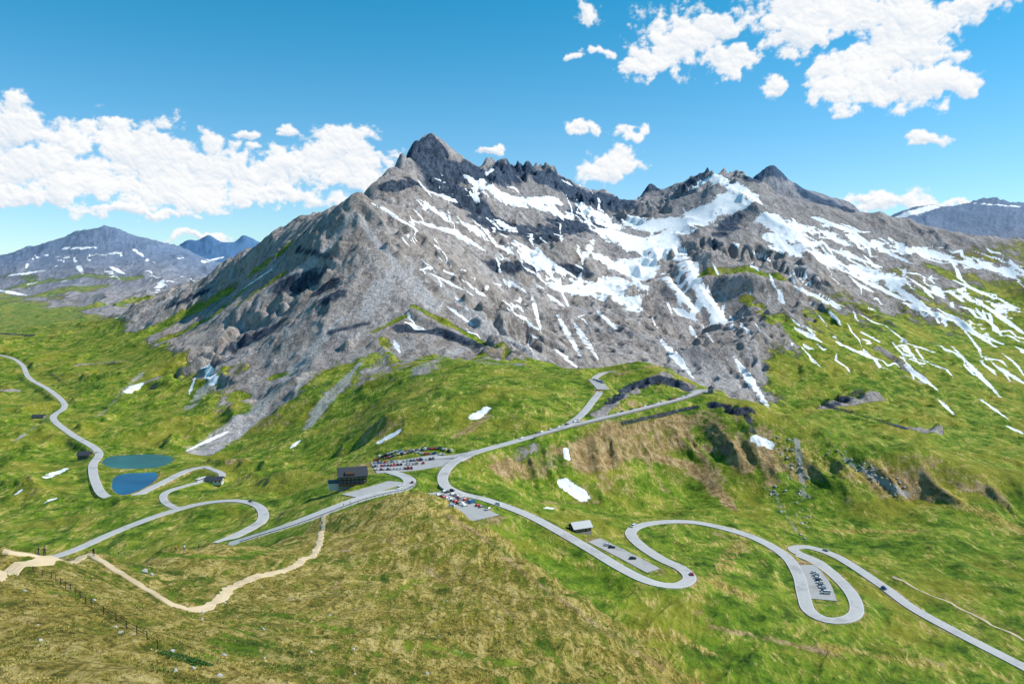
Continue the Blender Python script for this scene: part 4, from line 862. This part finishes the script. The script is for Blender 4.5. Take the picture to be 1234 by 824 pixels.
# ---------------------------------------------------------------- green shrub on near slope
M['leaf']=simple('shrub_leaf',(.05,.15,.02),.7,.5,.6); M['stem']=simple('shrub_stem',(.08,.05,.03),.9)
def shrub(px,py,w_,label):
    h=hitF(px,py); root=thing('low_shrub',label,'shrub',(h[0],h[1],ground(h[0],h[1]))); Vv=[];Ff=[];r=random.Random(px)
    for k in range(1100):
        a=r.uniform(0,6.283); q=math.sqrt(r.random()); x=math.cos(a)*q*w_; y=math.sin(a)*q*w_*.6; z=ground(h[0]+x,h[1]+y)-root.location.z+r.random()*.5*(1-q*q)+.05
        s=.09; t=[Vector((r.uniform(-1,1),r.uniform(-1,1),r.uniform(-1,1)))*s for _ in range(4)]; b0=len(Vv); Vv+=[(x+v.x,y+v.y,z+v.z) for v in t]; Ff.append((b0,b0+1,b0+2)); Ff.append((b0+1,b0+3,b0+2))
    mesh_obj('foliage',Vv,Ff,M['leaf'],root); bm=bmesh.new()
    for k in range(7): box(bm,(r.uniform(-.5,.5)*w_,r.uniform(-.3,.3)*w_,.1),(.04,.04,.4),r.random())
    bm_obj('stem',bm,M['stem'],root)
shrub(215,792,2.2,'bright green low shrub patch at the foot of the wire fence'); shrub(240,800,1.5,'smaller green shrub patch right of the fence foot')
# ---------------------------------------------------------------- sky with clouds
SUN=Vector((.78,.08,.74)).normalized(); el_s=math.asin(SUN.z); az_s=math.atan2(SUN.x,SUN.y)
wd=bpy.data.worlds.new('World'); scene.world=wd; wd.use_nodes=True; nt=wd.node_tree; bg=nt.nodes['Background']; g=G(nt)
sk=nt.nodes.new('ShaderNodeTexSky'); sk.sky_type='NISHITA'; sk.sun_disc=False; sk.sun_elevation=el_s; sk.sun_rotation=az_s; sk.altitude=2500; sk.air_density=1.2; sk.dust_density=.6; sk.ozone_density=1.5
sx=g.n('ShaderNodeSeparateXYZ'); nt.links.new(g.n('ShaderNodeTexCoord').outputs['Generated'],sx.inputs[0])
tint=g.mix(g.ss(0.,.38,sx.outputs[2]),(.95,1.25,1.45),(.14,1.22,1.40))
nt.links.new(g.mix(1.,sk.outputs[0],tint,'MULTIPLY'),bg.inputs[0]); bg.inputs[1].default_value=.105
sl=bpy.data.lights.new('sun','SUN'); sl.energy=5.0; sl.angle=math.radians(.5); sl.color=(1,.96,.88); so_=bpy.data.objects.new('sun',sl); COL.objects.link(so_); so_.rotation_euler=SUN.to_track_quat('Z','Y').to_euler()
az=np.linspace(math.radians(-50),math.radians(50),1500); el=np.linspace(math.radians(-2),math.radians(33),520)
AX,EL=np.meshgrid(az,el); cx_=(AX*F).astype(np.float32); cy_=(EL*F).astype(np.float32)
BL=[(15,150,45,30),(90,165,38,26),(55,200,75,36),(150,160,24,18),(172,190,58,40),(110,228,95,26),(242,205,62,36),(220,240,90,22),(302,215,64,32),(335,238,75,16),(402,188,52,30),(425,208,52,28),(348,198,34,22),(20,236,60,14),(180,258,60,9),(303,166,15,6),(350,158,12,8),(310,176,10,5),(240,286,28,7),
(825,52,62,40),(778,76,36,22),(882,76,38,26),(865,35,34,22),(1000,12,95,42),(960,48,42,28),(1080,62,54,44),(1035,98,58,38),(1112,102,54,36),(1162,112,20,14),(1100,28,75,34),(1172,8,30,16),(709,18,14,14),(726,62,20,8),(696,71,14,5),(936,104,15,14),(708,155,22,12),(756,163,22,11),(735,200,38,24),(1068,244,48,16),(1124,172,18,9),(592,183,20,6),(1040,234,20,10),(1150,245,24,8)]
Fd=np.full(cx_.shape,-3,np.float32)
wxx=fbm(cx_/50,cy_/50,5,71,.6)*30; wyy=fbm(cx_/50,cy_/50,5,75,.6)*24
for a,b,rx,ry in BL:
    u,v=uv(a,b); A0=math.atan(u)*F; E0=math.atan(v*math.cos(math.atan(u)))*F; sc=math.cos(math.atan(u))
    rx*=sc*1.1; ry*=sc*1.1; q=min(1.,rx/24)
    dx=(cx_+wxx*q-A0)/rx; dy=cy_+wyy*q-E0; dy=np.where(dy<0,dy/(ry*.75),dy/ry)
    Fd=np.maximum(Fd,1-np.sqrt(dx*dx+dy*dy))
def billow(x,y,o,seed,gn=.5):
    s=0;a=1;t=0;f=1
    for i in range(o): s=s+a*np.abs(pn(x*f,y*f,seed+i)); t+=a; a*=gn; f*=2.1
    return s/t
bx_,by_=cx_+wxx*.35,cy_+wyy*.35
bl=billow(bx_/36,by_/32,6,81,.55); bs=billow(bx_/36,by_/32,4,81,.52); fb=fbm(cx_/26,cy_/18,6,91,.7)
H=Fd*1.0+(bl-.25)*1.35+fb*.48
alpha=sst(.0,.36,H)*.99
Hs=Fd+(bs-.25)*1.4+fb*.10
Tk=np.sqrt(np.clip(Hs,0,1.2)+.02); gyT,gxT=np.gradient(Tk,F*(el[1]-el[0]),F*(az[1]-az[0]))
nx=-gxT*12; ny=-gyT*12; nl=np.sqrt(nx*nx+ny*ny+1); lit=(nx*.4+ny*.8+.45)/nl
big=fbm(cx_/70,cy_/45,3,97)
sh=np.clip(.60+.55*lit+.25*big+.08*fb-.12*np.clip(H-.6,0,1),0,1)
col=np.stack([.56+.44*sh,.69+.31*sh,.84+.16*sh],-1)  # sunlit tops and shaded undersides painted into the glowing cloud colour
R=26000.
me=grid_mesh('sky',R*np.cos(EL)*np.sin(AX),R*np.cos(EL)*np.cos(AX),R*np.sin(EL))
cattr(me,'cloud_shaded_colour',col[...,0],col[...,1],col[...,2]); fattr(me,'cloud_alpha',alpha)
m=bpy.data.materials.new('cloud_layer'); m.use_nodes=True; nt=m.node_tree; nt.nodes.clear(); g=G(nt)
em=g.n('ShaderNodeEmission'); nt.links.new(g.attr('cloud_shaded_colour').outputs['Color'],em.inputs[0]); em.inputs[1].default_value=1.0
tr=g.n('ShaderNodeBsdfTransparent'); ms=g.n('ShaderNodeMixShader'); nt.links.new(g.attr('cloud_alpha').outputs['Fac'],ms.inputs[0]); nt.links.new(tr.outputs[0],ms.inputs[1]); nt.links.new(em.outputs[0],ms.inputs[2])
ou=g.n('ShaderNodeOutputMaterial'); nt.links.new(ms.outputs[0],ou.inputs[0])
try: m.cycles.emission_sampling='NONE'
except Exception: m.emission_sampling='NONE'
me.materials.append(m); o=bpy.data.objects.new('sky',me); COL.objects.link(o); tag(o,'blue sky with white cumulus clouds',None,None,'structure')
scene.view_settings.view_transform='Standard'; scene.view_settings.look='None'; scene.view_settings.exposure=0
print('total',time.time()-T0)
